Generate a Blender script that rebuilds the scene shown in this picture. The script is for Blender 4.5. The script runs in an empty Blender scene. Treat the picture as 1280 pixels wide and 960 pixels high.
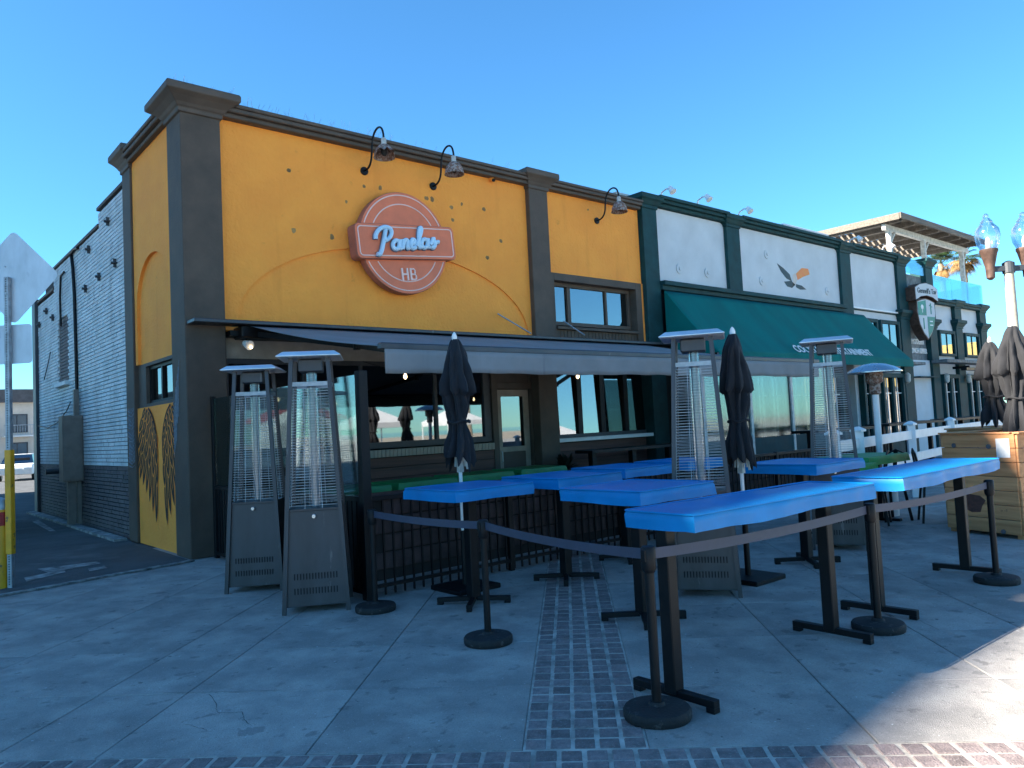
import bpy, bmesh, math, random
from mathutils import Vector, Matrix
random.seed(7)
S = bpy.context.scene
COL = S.collection
rad = math.radians
# ---------------------------------------------------------------- camera
FPX = 960.0
YAW, PITCH, ROLL, EYE = rad(40.447), rad(3.186), rad(-2.813), 1.7
CF = Vector((math.sin(YAW)*math.cos(PITCH), math.cos(YAW)*math.cos(PITCH), math.sin(PITCH)))
_r = Vector((math.cos(YAW), -math.sin(YAW), 0)); _u = _r.cross(CF)
CR = _r*math.cos(ROLL)+_u*math.sin(ROLL); CU = -_r*math.sin(ROLL)+_u*math.cos(ROLL)
CP = Vector((-3.667, -11.669, EYE))
cd = bpy.data.cameras.new('camera'); cam = bpy.data.objects.new('camera', cd); COL.objects.link(cam)
cd.sensor_width = 36; cd.lens = FPX/1280*36; cd.clip_end = 6000; cd.clip_start = .05
m = Matrix.Identity(4)
for i in range(3):
    m[i][0], m[i][1], m[i][2], m[i][3] = CR[i], CU[i], -CF[i], CP[i]
cam.matrix_world = m
S.camera = cam
# ---------------------------------------------------------------- sky and sun
SUN = Vector((-1.0, .40, .686)).normalized()
EL = math.asin(SUN.z); AZ = math.atan2(SUN.x, SUN.y)
W = bpy.data.worlds.new('World'); S.world = W; W.use_nodes = True
wn = W.node_tree.nodes; wl = W.node_tree.links; bg = wn['Background']
sky = wn.new('ShaderNodeTexSky'); sky.sky_type = 'NISHITA'; sky.sun_disc = False
sky.sun_elevation = EL; sky.sun_rotation = AZ
sky.air_density = 1.0; sky.dust_density = 0.0; sky.ozone_density = 2.5; sky.altitude = 0
tint = wn.new('ShaderNodeMix'); tint.data_type = 'RGBA'; tint.blend_type = 'MULTIPLY'; tint.inputs['Factor'].default_value = 1
tint.inputs['B'].default_value = (.40, .82, 1.05, 1)      # deep coastal blue, even over the whole sky
wl.new(sky.outputs[0], tint.inputs['A']); wl.new(tint.outputs['Result'], bg.inputs[0]); bg.inputs[1].default_value = 0.05
sd = bpy.data.lights.new('sun', 'SUN'); sun = bpy.data.objects.new('sun', sd); COL.objects.link(sun)
sd.energy = 4.1; sd.angle = rad(0.4); sd.color = (1, .93, .82)
sun.rotation_euler = (-SUN).to_track_quat('-Z', 'Y').to_euler(); sun.location = (0, 0, 60)
S.view_settings.view_transform = 'Standard'; S.view_settings.look = 'None'
S.view_settings.gamma = 1; S.view_settings.exposure = 2.55
S.render.engine = 'CYCLES'
try:
    S.cycles.max_bounces = 10; S.cycles.diffuse_bounces = 5; S.cycles.transparent_max_bounces = 16
except Exception: pass
# ---------------------------------------------------------------- pixel helpers (1280x960 photo pixels)
def ray(x, y): return CF+CR*((x-640)/FPX)+CU*((480-y)/FPX)
def gnd(x, y, z=0.0):
    d = ray(x, y); return CP+d*((z-CP.z)/d.z)
def onY(x, y, Y):
    d = ray(x, y); return CP+d*((Y-CP.y)/d.y)
def onX(x, y, X):
    d = ray(x, y); return CP+d*((X-CP.x)/d.x)
# ---------------------------------------------------------------- object helpers
def empty(name, loc=(0, 0, 0), rz=0, label=None, cat=None, group=None, kind=None):
    o = bpy.data.objects.new(name, None); COL.objects.link(o); o.location = loc; o.rotation_euler = (0, 0, rz)
    o.empty_display_size = .1
    return tag(o, label, cat, group, kind)
def tag(o, label=None, cat=None, group=None, kind=None):
    if label: o['label'] = label
    if cat: o['category'] = cat
    if group: o['group'] = group
    if kind: o['kind'] = kind
    return o
def link(name, me, parent=None, loc=None, rz=None):
    o = bpy.data.objects.new(name, me); COL.objects.link(o)
    if parent: o.parent = parent
    if loc is not None: o.location = loc
    if rz is not None: o.rotation_euler = (0, 0, rz)
    return o
def copy_tree(o, parent=None):
    c = o.copy(); COL.objects.link(c)
    if parent: c.parent = parent
    for ch in list(o.children): copy_tree(ch, c)
    return c
class MB:
    def __init__(s): s.v = []; s.f = []
    def quad(s, *p):
        n = len(s.v); s.v += [tuple(q) for q in p]; s.f.append(tuple(range(n, n+len(p)))); return s
    def box(s, x0, x1, y0, y1, z0, z1, rz=0, c=None, M=None):
        pts = [Vector((x, y, z)) for z in (z0, z1) for x, y in ((x0, y0), (x1, y0), (x1, y1), (x0, y1))]
        if rz:
            cc = Vector(c) if c else Vector(((x0+x1)/2, (y0+y1)/2, 0)); R = Matrix.Rotation(rz, 3, 'Z')
            pts = [R@(p-cc)+cc for p in pts]
        if M: pts = [M@p for p in pts]
        n = len(s.v); s.v += [tuple(p) for p in pts]
        s.f += [tuple(n+i for i in q) for q in ((3, 2, 1, 0), (4, 5, 6, 7), (0, 1, 5, 4), (1, 2, 6, 5), (2, 3, 7, 6), (3, 0, 4, 7))]
        return s
    def hexa(s, pts):
        n = len(s.v); s.v += [tuple(p) for p in pts]
        s.f += [tuple(n+i for i in q) for q in ((3, 2, 1, 0), (4, 5, 6, 7), (0, 1, 5, 4), (1, 2, 6, 5), (2, 3, 7, 6), (3, 0, 4, 7))]
        return s
    def bar(s, a, b, w, h=None, up=(0, 0, 1)):
        a = Vector(a); b = Vector(b); h = h or w; d = (b-a).normalized(); u = Vector(up)
        if abs(d.dot(u)) > .98: u = Vector((0, 1, 0))
        sd = d.cross(u).normalized(); u = sd.cross(d).normalized()
        P = [p+sd*(i*w/2)+u*(j*h/2) for p in (a, b) for i, j in ((-1, -1), (1, -1), (1, 1), (-1, 1))]
        return s.hexa(P)
    def tube(s, pts, r, n=8, sx=1.0, axis=None, cap=True):
        pts = [Vector(p) for p in pts]; N = len(pts); rs = r if isinstance(r, (list, tuple)) else [r]*N
        u = None; b0 = len(s.v)
        for i, p in enumerate(pts):
            d = (pts[min(i+1, N-1)]-pts[max(i-1, 0)]).normalized()
            if u is None:
                a = Vector(axis) if axis else (Vector((0, 0, 1)) if abs(d.z) < .9 else Vector((1, 0, 0)))
                u = (a-d*a.dot(d)).normalized()
            else: u = (u-d*u.dot(d)).normalized()
            w = d.cross(u)
            for k in range(n):
                t = 2*math.pi*k/n; s.v.append(tuple(p+u*(math.cos(t)*rs[i]*sx)+w*(math.sin(t)*rs[i])))
        for i in range(N-1):
            for k in range(n):
                a = b0+i*n+k; b = b0+i*n+(k+1) % n; s.f.append((a, b, b+n, a+n))
        if cap:
            s.f.append(tuple(b0+k for k in reversed(range(n)))); s.f.append(tuple(b0+(N-1)*n+k for k in range(n)))
        return s
    def lathe(s, prof, n=20, c=(0, 0, 0), cap=True):
        b0 = len(s.v); c = Vector(c)
        for r, z in prof:
            for k in range(n):
                t = 2*math.pi*k/n; s.v.append((c.x+r*math.cos(t), c.y+r*math.sin(t), c.z+z))
        for i in range(len(prof)-1):
            for k in range(n):
                a = b0+i*n+k; b = b0+i*n+(k+1) % n; s.f.append((a, b, b+n, a+n))
        if cap:
            s.f.append(tuple(b0+k for k in reversed(range(n)))); s.f.append(tuple(b0+(len(prof)-1)*n+k for k in range(n)))
        return s
    def loft(s, loops, cap=True):
        n = len(loops[0]); b0 = len(s.v)
        for L in loops: s.v += [tuple(p) for p in L]
        for i in range(len(loops)-1):
            for k in range(n):
                a = b0+i*n+k; b = b0+i*n+(k+1) % n; s.f.append((a, b, b+n, a+n))
        if cap:
            s.f.append(tuple(b0+k for k in reversed(range(n)))); s.f.append(tuple(b0+(len(loops)-1)*n+k for k in range(n)))
        return s
    def prism(s, poly, fn0, fn1):
        return s.loft([[fn0(*p) for p in poly], [fn1(*p) for p in poly]])
    def mesh(s, name, mat, smooth=False, bev=0, seg=1):
        me = bpy.data.meshes.new(name); bm = bmesh.new()
        vs = [bm.verts.new(v) for v in s.v]
        for f in s.f:
            try: bm.faces.new([vs[i] for i in f])
            except ValueError: pass
        bmesh.ops.recalc_face_normals(bm, faces=bm.faces)
        if bev:
            es = [e for e in bm.edges if len(e.link_faces) == 2 and e.calc_face_angle(0) > .5]
            bmesh.ops.bevel(bm, geom=es, offset=bev, segments=seg, affect='EDGES', profile=.5, clamp_overlap=True)
        if smooth:
            for f in bm.faces: f.smooth = True
            for e in bm.edges:
                if len(e.link_faces) == 2 and e.calc_face_angle(0) > .7: e.smooth = False
        bm.to_mesh(me); bm.free()
        if mat: me.materials.append(mat)
        return me
    def build(s, name, mat, parent=None, loc=None, smooth=False, bev=0, seg=1, rz=None):
        return link(name, s.mesh(name, mat, smooth, bev, seg), parent, loc, rz)
def BX(*a, **k): return MB().box(*a, **k)
# ---------------------------------------------------------------- materials
MATS = {}
def M(name, col=None, rough=.6, metal=0., var=.12, scale=2.5, bump=0., bscale=60., spec=.5, col2=None, rnd=0., stretch=(1, 1, 1), trans=0., emit=None, lo=.35, hi=.7, sheen=0., coat=0., seed=0.):
    if col is None: return MATS[name]
    ma = bpy.data.materials.new(name); ma.use_nodes = True; MATS[name] = ma
    N = ma.node_tree.nodes; L = ma.node_tree.links; b = N['Principled BSDF']
    b.inputs['Roughness'].default_value = rough; b.inputs['Metallic'].default_value = metal
    b.inputs['Specular IOR Level'].default_value = spec
    if trans: b.inputs['Transmission Weight'].default_value = trans
    if coat: b.inputs['Coat Weight'].default_value = coat
    if sheen: b.inputs['Sheen Weight'].default_value = sheen
    if emit:
        b.inputs['Emission Color'].default_value = (*col, 1); b.inputs['Emission Strength'].default_value = emit
    tc = N.new('ShaderNodeTexCoord'); oi = N.new('ShaderNodeObjectInfo')
    mp = N.new('ShaderNodeMapping'); mp.inputs['Scale'].default_value = stretch
    ml = N.new('ShaderNodeMath'); ml.operation = 'MULTIPLY_ADD'; ml.inputs[1].default_value = 37.0 if rnd else 0; ml.inputs[2].default_value = seed
    L.new(oi.outputs['Random'], ml.inputs[0])
    ad = N.new('ShaderNodeVectorMath'); ad.operation = 'ADD'; L.new(tc.outputs['Object'], ad.inputs[0]); L.new(ml.outputs[0], ad.inputs[1])
    L.new(ad.outputs[0], mp.inputs['Vector'])
    n1 = N.new('ShaderNodeTexNoise'); n1.inputs['Scale'].default_value = scale; n1.inputs['Detail'].default_value = 7; n1.inputs['Roughness'].default_value = .62
    L.new(mp.outputs[0], n1.inputs['Vector'])
    mr = N.new('ShaderNodeMapRange'); mr.inputs[1].default_value = lo; mr.inputs[2].default_value = hi
    L.new(n1.outputs['Fac'], mr.inputs[0])
    mx = N.new('ShaderNodeMix'); mx.data_type = 'RGBA'
    c2 = col2 or tuple(c*(1-var*2) for c in col)
    mx.inputs['A'].default_value = (*c2, 1); mx.inputs['B'].default_value = (*[min(1, c*(1+var*.35)) for c in col], 1)
    L.new(mr.outputs[0], mx.inputs['Factor'])
    out = mx.outputs['Result']
    if rnd:
        r2 = N.new('ShaderNodeMapRange'); r2.inputs[3].default_value = 1-rnd; r2.inputs[4].default_value = 1+rnd*.6
        L.new(oi.outputs['Random'], r2.inputs[0])
        hs = N.new('ShaderNodeHueSaturation'); L.new(out, hs.inputs['Color']); L.new(r2.outputs[0], hs.inputs['Value']); out = hs.outputs[0]
    L.new(out, b.inputs['Base Color'])
    rr = N.new('ShaderNodeMapRange'); rr.inputs[3].default_value = max(0, rough-.1); rr.inputs[4].default_value = min(1, rough+.08)
    L.new(n1.outputs['Fac'], rr.inputs[0]); L.new(rr.outputs[0], b.inputs['Roughness'])
    if bump:
        n2 = N.new('ShaderNodeTexNoise'); n2.inputs['Scale'].default_value = bscale; n2.inputs['Detail'].default_value = 4
        L.new(mp.outputs[0], n2.inputs['Vector'])
        bp = N.new('ShaderNodeBump'); bp.inputs['Strength'].default_value = bump; bp.inputs['Distance'].default_value = .02
        L.new(n2.outputs['Fac'], bp.inputs['Height']); L.new(bp.outputs[0], b.inputs['Normal'])
    return ma
def spots(name, scale, thr, col, amt=.6, stretch=(1, 1, 1), soft=.05, seed=3.):
    """dirt and stains with a shape of their own on top of a material's colour"""
    ma = MATS[name]; N = ma.node_tree.nodes; L = ma.node_tree.links; b = N['Principled BSDF']
    src = b.inputs['Base Color'].links[0].from_socket
    tc = N.new('ShaderNodeTexCoord'); mp = N.new('ShaderNodeMapping'); mp.inputs['Scale'].default_value = stretch; mp.inputs['Location'].default_value = (seed, seed*1.7, seed*.6)
    ge = N.new('ShaderNodeNewGeometry'); L.new(ge.outputs['Position'], mp.inputs[0])
    n = N.new('ShaderNodeTexNoise'); n.inputs['Scale'].default_value = scale; n.inputs['Detail'].default_value = 5; n.inputs['Roughness'].default_value = .6
    L.new(mp.outputs[0], n.inputs['Vector'])
    mr = N.new('ShaderNodeMapRange'); mr.inputs[1].default_value = thr; mr.inputs[2].default_value = thr+soft; mr.inputs[4].default_value = amt
    L.new(n.outputs['Fac'], mr.inputs[0])
    mx = N.new('ShaderNodeMix'); mx.data_type = 'RGBA'; L.new(mr.outputs[0], mx.inputs['Factor']); L.new(src, mx.inputs['A']); mx.inputs['B'].default_value = (*col, 1)
    L.new(mx.outputs['Result'], b.inputs['Base Color'])
def glassmat(name, tint, refl=.3, rough=.01, alpha=.75):
    ma = bpy.data.materials.new(name); ma.use_nodes = True; MATS[name] = ma
    N = ma.node_tree.nodes; L = ma.node_tree.links; N.remove(N['Principled BSDF']); out = N['Material Output']
    tr = N.new('ShaderNodeBsdfTransparent'); tr.inputs[0].default_value = (*tint, 1)
    gl = N.new('ShaderNodeBsdfGlossy'); gl.inputs['Roughness'].default_value = rough; gl.inputs['Color'].default_value = (.92, .96, 1, 1)
    lw = N.new('ShaderNodeLayerWeight'); lw.inputs['Blend'].default_value = .35
    mr = N.new('ShaderNodeMapRange'); mr.inputs[3].default_value = refl; mr.inputs[4].default_value = min(1, refl+.5)
    L.new(lw.outputs['Fresnel'], mr.inputs[0])
    mx = N.new('ShaderNodeMixShader'); L.new(mr.outputs[0], mx.inputs[0]); L.new(tr.outputs[0], mx.inputs[1]); L.new(gl.outputs[0], mx.inputs[2])
    L.new(mx.outputs[0], out.inputs['Surface'])
    return ma
M('stucco', (.99, .355, .052), .85, var=.05, scale=1.3, bump=.9, bscale=22, col2=(.93, .31, .042)); spots('stucco', 5, .66, (.50, .18, .03), .3, soft=.08); spots('stucco', 3.2, .58, (.80, .26, .035), .35, (1, 1, .10), .1, 13)
M('brown', (.098, .070, .050), .75, var=.18, scale=2, bump=.25, bscale=40)
M('trim', (.10, .074, .055), .7, var=.15, bump=.15)
M('cream', (.42, .36, .29), .8, var=.15, bump=.2)
M('brickwhite', (.66, .71, .71), .75, var=.14, scale=1.6, bump=.35, bscale=50); spots('brickwhite', 2.2, .56, (.30, .32, .33), .5, (1, 1, .5), .12)
M('mortar', (.24, .26, .27), .9, bump=.3)
M('brickbrown', (.135, .115, .115), .8, var=.22, scale=3, bump=.35, bscale=50)
M('mortarbrown', (.07, .06, .06), .9)
M('darksteel', (.055, .06, .068), .55, var=.2)
M('black', (.006, .0068, .0085), .5, var=.25, scale=6, bump=.05, spec=.25)
M('blackplastic', (.006, .007, .009), .5, var=.3, scale=9, bump=.06, spec=.25)
M('rubber', (.012, .013, .014), .75, var=.35, scale=14, bump=.25, bscale=70); spots('rubber', 18, .6, (.09, .08, .075), .5)
M('heater', (.066, .066, .074), .42, metal=.55, var=.16, scale=3, bump=.03, stretch=(1, 1, .3)); spots('heater', 9, .64, (.2, .2, .2), .35, (1, 1, .25))
M('steel', (.55, .57, .6), .28, metal=.9, var=.1, stretch=(1, 1, .2))
M('alu', (.72, .76, .80), .35, metal=.6, var=.08, scale=4)
M('zinc', (.42, .46, .50), .45, metal=.55, var=.2, scale=7, bump=.05)
M('blue', (.002, .20, .50), .42, var=.08, scale=3.5, bump=.06, bscale=9, spec=.22); spots('blue', 4, .6, (.003, .25, .56), .35, soft=.25)
M('navy', (.005, .008, .014), .85, var=.25, scale=5, bump=.3, bscale=150, sheen=.05)
M('belt', (.045, .052, .085), .6, var=.1, scale=9)
M('charcoal', (.016, .016, .019), .85, var=.22, scale=5, bump=.3, bscale=150, sheen=.05)
M('canvas', (.24, .245, .25), .85, var=.10, scale=1.5, bump=.2, bscale=200); spots('canvas', 6, .6, (.13, .135, .15), .45, (1, 1, .12), .1)
M('greencanvas', (.002, .165, .15), .85, var=.14, scale=1.2, bump=.25, bscale=160, stretch=(1, .3, .3), spec=.15)
M('greenpaint', (.010, .058, .062), .7, var=.2, scale=3, bump=.08, spec=.25)
M('whitewall', (.60, .63, .64), .8, var=.07, scale=1.2, bump=.2, bscale=40)
M('whitepaint', (.80, .80, .78), .5, var=.06, scale=4)
M('slate', (.16, .19, .20), .7, var=.3, scale=6, bump=.4, bscale=14)
M('signorange', (.78, .19, .085), .6, var=.08, scale=3); M('signside', (.38, .13, .09), .65, var=.15)
M('signwhite', (.85, .62, .55), .5, var=.05); M('signblue', (.50, .72, .88), .4, var=.08); M('signblueside', (.16, .20, .26), .5)
M('rust', (.30, .16, .11), .75, metal=.2, var=.35, scale=14, bump=.3, bscale=50); spots('rust', 22, .5, (.45, .40, .36), .6)
M('pale', (.62, .60, .54), .6, var=.2, scale=9)
M('redwood', (.155, .065, .048), .65, var=.25, scale=3, bump=.15, stretch=(.25, 4, 6), rnd=.22)
M('pinewood', (.64, .315, .135), .7, var=.22, scale=2.2, bump=.2, bscale=25, stretch=(6, .35, 7), rnd=.18, col2=(.43, .18, .07)); spots('pinewood', 9, .68, (.14, .06, .03), .7, soft=.03)
M('graywood', (.20, .165, .13), .8, var=.25, scale=3, bump=.2, stretch=(.3, 5, 5), rnd=.15)
M('tile', (.06, .038, .038), .7, var=.3, scale=5, bump=.3, rnd=.3)
M('paver', (.27, .21, .20), .85, var=.2, scale=16, bump=.6, bscale=90, rnd=.3); spots('paver', 1.1, .62, (.07, .06, .055), .5, soft=.1); spots('paver', 60, .57, (.40, .36, .33), .4, soft=.08)
M('grout', (.56, .51, .44), .9, var=.3, scale=5, bump=.3)
M('concrete', (.385, .35, .315), .85, var=.1, scale=2.2, bump=.45, bscale=130, rnd=.09, lo=.38, hi=.64, col2=(.245, .228, .21))
spots('concrete', .7, .52, (.20, .188, .175), .5, soft=.14); spots('concrete', 1.9, .56, (.44, .41, .37), .5, soft=.12, seed=31)
spots('concrete', 6.5, .61, (.11, .105, .10), .55, soft=.06, seed=11); spots('concrete', 11, .69, (.05, .05, .05), .75, soft=.03, seed=23); spots('concrete', 27, .69, (.06, .06, .06), .6, soft=.03, seed=41); spots('concrete', 2.6, .655, (.12, .115, .11), .5, soft=.02, seed=57); spots('concrete', 34, .70, (.75, .74, .72), .8, soft=.01, seed=77)
spots('concrete', 70, .55, (.15, .145, .14), .45, soft=.1, seed=5); spots('concrete', 55, .58, (.52, .49, .45), .4, soft=.1, seed=8)
M('joint', (.10, .095, .09), .95)
M('plain', (.42, .41, .385), .9, var=.12, scale=.4, bump=.2)
M('asphalt', (.085, .088, .09), .9, var=.22, scale=1.2, bump=.5, bscale=160); spots('asphalt', 1.3, .57, (.16, .16, .155), .5, soft=.12); spots('asphalt', 4, .66, (.03, .03, .03), .6, soft=.05, seed=9)
M('worn', (.36, .36, .34), .9, var=.4, scale=7, bump=.3)
M('sand', (.46, .40, .30), .95, var=.1, scale=.3)
M('water', (.02, .06, .09), .1, var=.1)
M('yellowpaint', (.80, .36, .012), .5, var=.12, scale=5); spots('yellowpaint', 9, .62, (.10, .075, .05), .85, soft=.02)
M('redpaint', (.42, .02, .02), .5, var=.2)
M('galv', (.40, .43, .46), .5, metal=.5, var=.2, scale=11, bump=.05)
M('signback', (.55, .59, .63), .5, metal=.35, var=.12, scale=4, stretch=(1, 1, .4)); spots('signback', 6, .66, (.36, .39, .43), .5)
M('hole', (.01, .01, .012), .9)
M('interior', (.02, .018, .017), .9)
M('cabinet', (.20, .165, .135), .6, var=.15, scale=4)
M('taildark', (.10, .01, .01), .25)
M('beige', (.46, .40, .33), .5, var=.1)
M('leaf', (.035, .075, .018), .55, var=.3, rnd=.25, scale=3, col2=(.02, .045, .012))
M('deadleaf', (.35, .20, .07), .8, var=.3, scale=4)
M('palmtrunk', (.30, .23, .16), .9, var=.3, scale=6, bump=.5, stretch=(1, 1, 6))
M('greencover', (.012, .26, .075), .5, var=.15, scale=4, bump=.15, bscale=12)
M('darkleafy', (.012, .02, .012), .6, var=.3)
M('bulb', (1, .72, .38), .3, emit=1.6)
M('mural', (.04, .018, .008), .8, var=.3, scale=14); M('muralpale', (.20, .25, .30), .7, var=.2, scale=14)
M('artdark', (.03, .06, .07), .6, var=.3, scale=5); M('artorange', (.80, .16, .05), .6, var=.25, scale=5, col2=(.80, .30, .04)); M('artpale', (.70, .60, .52), .6)
M('lampglass', (.85, .88, .9), .08, trans=.85, var=.03); M('lampcup', (.13, .075, .055), .55, metal=.3, var=.25, scale=9)
M('polecream', (.40, .355, .28), .75, var=.12, scale=5, bump=.2)
M('tanwall', (.66, .58, .50), .85, var=.06); M('yellowwall', (.75, .55, .20), .8, var=.06); M('roofdark', (.11, .11, .12), .85, var=.2, bump=.3, bscale=8)
M('curtain', (.45, .42, .36), .9)
M('towerwall', (.50, .46, .40), .85, var=.05)
M('paper', (.78, .77, .74), .7, var=.1, scale=12)
M('reddoor', (.45, .05, .03), .6)
glassmat('paneglass', (.16, .18, .19), .2, .02); glassmat('clearglass', (.62, .70, .69), .035, .03); glassmat('blueglass', (.42, .72, .80), .14); glassmat('globe', (.88, .91, .93), .16, .08)
glassmat('tube', (.80, .82, .84), .05, .1)
glassmat('vinyl', (.42, .50, .49), .07, .08)
M('tubecore', (.36, .38, .40), .45, metal=.3, var=.2, scale=30, stretch=(.2, .2, 3))
# ================================================================ SETTING
PA = rad(45.6); PU = Vector((math.cos(PA), math.sin(PA), 0)); QU = Vector((math.sin(PA), -math.cos(PA), 0))
def pq(p, q, z=0): return PU*p+QU*q+Vector((0, 0, z))
g = MB().quad((-3000, -3000, -.06), (3000, -3000, -.06), (3000, 3000, -.06), (-3000, 3000, -.06)).build('ground', M('plain')); tag(g, kind='structure')
b = MB().quad((-600, -600, -.05), (600, -600, -.05), (600, -75, -.05), (-600, -75, -.05)).build('beach', M('sand')); tag(b, kind='structure')
s_ = MB().quad((-3000, -3000, -.04), (3000, -3000, -.04), (3000, -230, -.04), (-3000, -230, -.04)).build('sea', M('water')); tag(s_, kind='structure')
# plaza pavement: concrete slabs at 45 degrees to the front
plaza = MB().quad(pq(-7.1, -6, -.014), pq(-7.1, 34, -.014), pq(16, 34, -.014), pq(16, -6, -.014)).build('plaza_pavement', M('joint')); tag(plaza, kind='structure')
QL = [-4.9, -3.7, -2.5, -1.35, -.2, 1.03, 2.24, 2.87, 4.05, 5.22]
QR = [5.88, 7.04, 8.10, 8.87, 10.0, 11.2, 12.4, 13.6, 14.8, 16.0, 17.2, 18.4, 19.6, 20.8, 22.0, 23.2, 24.4]
PL = [-6.77, -5.75, -4.74, -2.65, -.6, 1.5, 3.6]
PR = [-6.77, -5.86, -4.77, -3.70, -2.62, -1.55, -.45, .65, 1.75, 2.85, 3.95, 5.05, 7.2, 9.4, 11.5, 14]
def slab(p0, p1, q0, q1):
    g_ = .003
    me = MB().box(p0+g_, p1-g_, -(q1-g_), -(q0+g_), -.05, 0).mesh('slab', M('concrete'), bev=.004)
    o = link('slab', me, plaza, rz=PA)
    o.location = (0, 0, random.uniform(-.0012, .0012))
for i in range(len(QL)-1):
    for j in range(len(PL)-1):
        if (QL[i]+QL[i+1])/2 < 1 and j == 0: continue
        c = pq((PL[j]+PL[j+1])/2, (QL[i]+QL[i+1])/2)
        if c.y > 1.5 or (c.x > 1.5 and c.y > -2): continue
        slab(PL[j], PL[j+1], QL[i], QL[i+1])
for i in range(len(QR)-1):
    for j in range(len(PR)-1):
        c = pq((PR[j]+PR[j+1])/2, (QR[i]+QR[i+1])/2)
        if c.y > 0: continue
        slab(PR[j], PR[j+1], QR[i], QR[i+1])
# brick walkway (runs towards the patio) and brick border
walk = MB().box(-6.77, .0, -5.88, -5.22, -.05, -.004).build('brick_walkway', M('grout'), rz=PA); tag(walk, kind='structure')
bw, bl = .132, .1385
bricks = [BX(-(bl-.020)/2, (bl-.020)/2, -(bw-.024)/2, (bw-.024)/2, -.045, 0).mesh('brick', M('paver'), bev=.005) for _ in range(1)]
def brick(parent, p, q, z):
    o = link('brick', bricks[0], parent, (p+random.uniform(-.002, .002), -q+random.uniform(-.002, .002), z+random.uniform(-.002, .0025)), random.uniform(-.02, .02))
    return o
n_ = 0
for r in range(48):
    for c in range(5):
        if n_ < 300: brick(walk, -6.77+bl*(r+.5), 5.22+bw*(c+.5), 0); n_ += 1
border = MB().box(-7.65, -6.77, -16, 4, -.05, -.005).build('brick_border', M('grout'), rz=PA); tag(border, kind='structure')
n_ = 0; rest = MB()
for r in range(6):
    for c in range(-30, 121):
        q = bw*(c+.5); p = -6.775-bl*(r+.5)
        if r < 3 and 2.0 < q < 8.6 and n_ < 300: brick(border, p, q, 0); n_ += 1
        else: rest.box(p-bl/2+.008, p+bl/2-.008, -q-bw/2+.008, -q+bw/2-.008, -.045, random.uniform(-.002, .002))
tag(rest.build('brick', M('paver'), border), kind='stuff')
# hairline cracks in the slabs
for pix in (((262, 868), (270, 878), (271, 890), (290, 891), (302, 889), (305, 899), (315, 908)), ((232, 905), (246, 909), (262, 913)), ((205, 866), (245, 865), (300, 864), (365, 862)), ((1096, 758), (1120, 772), (1150, 776), (1180, 790))):
    ck = MB(); pts_ = []
    for a_, b_ in zip(pix, pix[1:]):
        for k in range(5): pts_.append(gnd(a_[0]+(b_[0]-a_[0])*k/5+random.uniform(-.8, .8), a_[1]+(b_[1]-a_[1])*k/5+random.uniform(-.6, .6), .0025))
    for a_, b_ in zip(pts_, pts_[1:]):
        n2 = Vector((-(b_-a_).y, (b_-a_).x, 0)).normalized()*random.uniform(.0012, .0028); ck.quad(a_-n2, a_+n2, b_+n2, b_-n2)
    ck.build('crack', M('joint'), plaza)
# alley
al = [(-.02, -.14), (-2.2, -.64), (-9, -2.2), (-9, 60), (9, 60), (.8, 13.4), (-.02, 13.4)]
alley = MB().quad(*[(x, y, .006) for x, y in al]).build('alley', M('asphalt')); tag(alley, kind='structure')
st = MB()
for (a, b_) in (((-.02, -.14), (-2.2, -.64)), ((-2.2, -.64), (-5.5, -1.4))):
    a = Vector((*a, .004)); b_ = Vector((*b_, .004)); d = (b_-a); nseg = 14
    for k in range(nseg):
        p0 = a+d*(k/nseg); p1 = a+d*((k+.97)/nseg); j0, j1 = random.uniform(-.02, .02), random.uniform(-.02, .02)
        nn = Vector((d.y, -d.x, 0)).normalized()*-1
        st.hexa([p0-nn*.03+nn*j0, p1-nn*.03+nn*j1, p1+nn*(.07+j1), p0+nn*(.07+j0)]+[q+Vector((0, 0, .02)) for q in (p0-nn*.03+nn*j0, p1-nn*.03+nn*j1, p1+nn*(.07+j1), p0+nn*(.07+j0))])
st.build('edge_strip', M('worn'), alley)
for pts in (((47, 711), (120, 702), (126, 704), (60, 716)), ((30, 722), (80, 712), (82, 715), (33, 727)), ((110, 711), (130, 707), (134, 710), (112, 714)), ((40, 652), (62, 664), (70, 664), (48, 650))):
    MB().quad(*[gnd(x, y, .012) for x, y in pts]).build('painted_patch', M('worn'), alley)
MB().box(-.22, -.01, 3.45, 12.9, 0, .05).build('footing', M('worn'), alley)
# ================================================================ YELLOW RESTAURANT
rest_b = empty('restaurant_building', label='two-storey orange-yellow stucco restaurant with dark brown pillars and painted brick side', cat='building')
def P(name, mb, mat, parent=rest_b, **k): return mb.build(name, M(mat), parent, **k)
core = MB().box(.3, 10.55, 1.4, 12.8, 0, 6.2).box(.3, 10.55, .45, 1.41, 3.2, 6.2)
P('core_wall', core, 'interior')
def rectloop(x0, x1, y0, y1, o, z): return [(x0-o, y0-o, z), (x1+o, y0-o, z), (x1+o, y1+o, z), (x0-o, y1+o, z)]
CAPP = [(0, 6.66), (.035, 6.67), (.035, 6.73), (.06, 6.75), (.09, 6.79), (.17, 6.86), (.23, 6.90), (.25, 6.915), (.25, 7.0), (.235, 7.03), (.15, 7.04)]
def pillar(x0, x1, y0, y1, cap=1.0, dz=0):
    p = P('pillar', MB().box(x0, x1, y0, y1, 0, 6.70), 'brown', bev=.012)
    P('capital', MB().loft([rectloop(x0, x1, y0, y1, o*cap, z+dz) for o, z in CAPP]), 'trim', p, bev=.008)
    return p
pillar(0, .6, 0, .66)
pillar(7.0, 7.53, 0, .32, .8)
pillar(.02, .5, 2.9, 3.42, .75)
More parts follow.
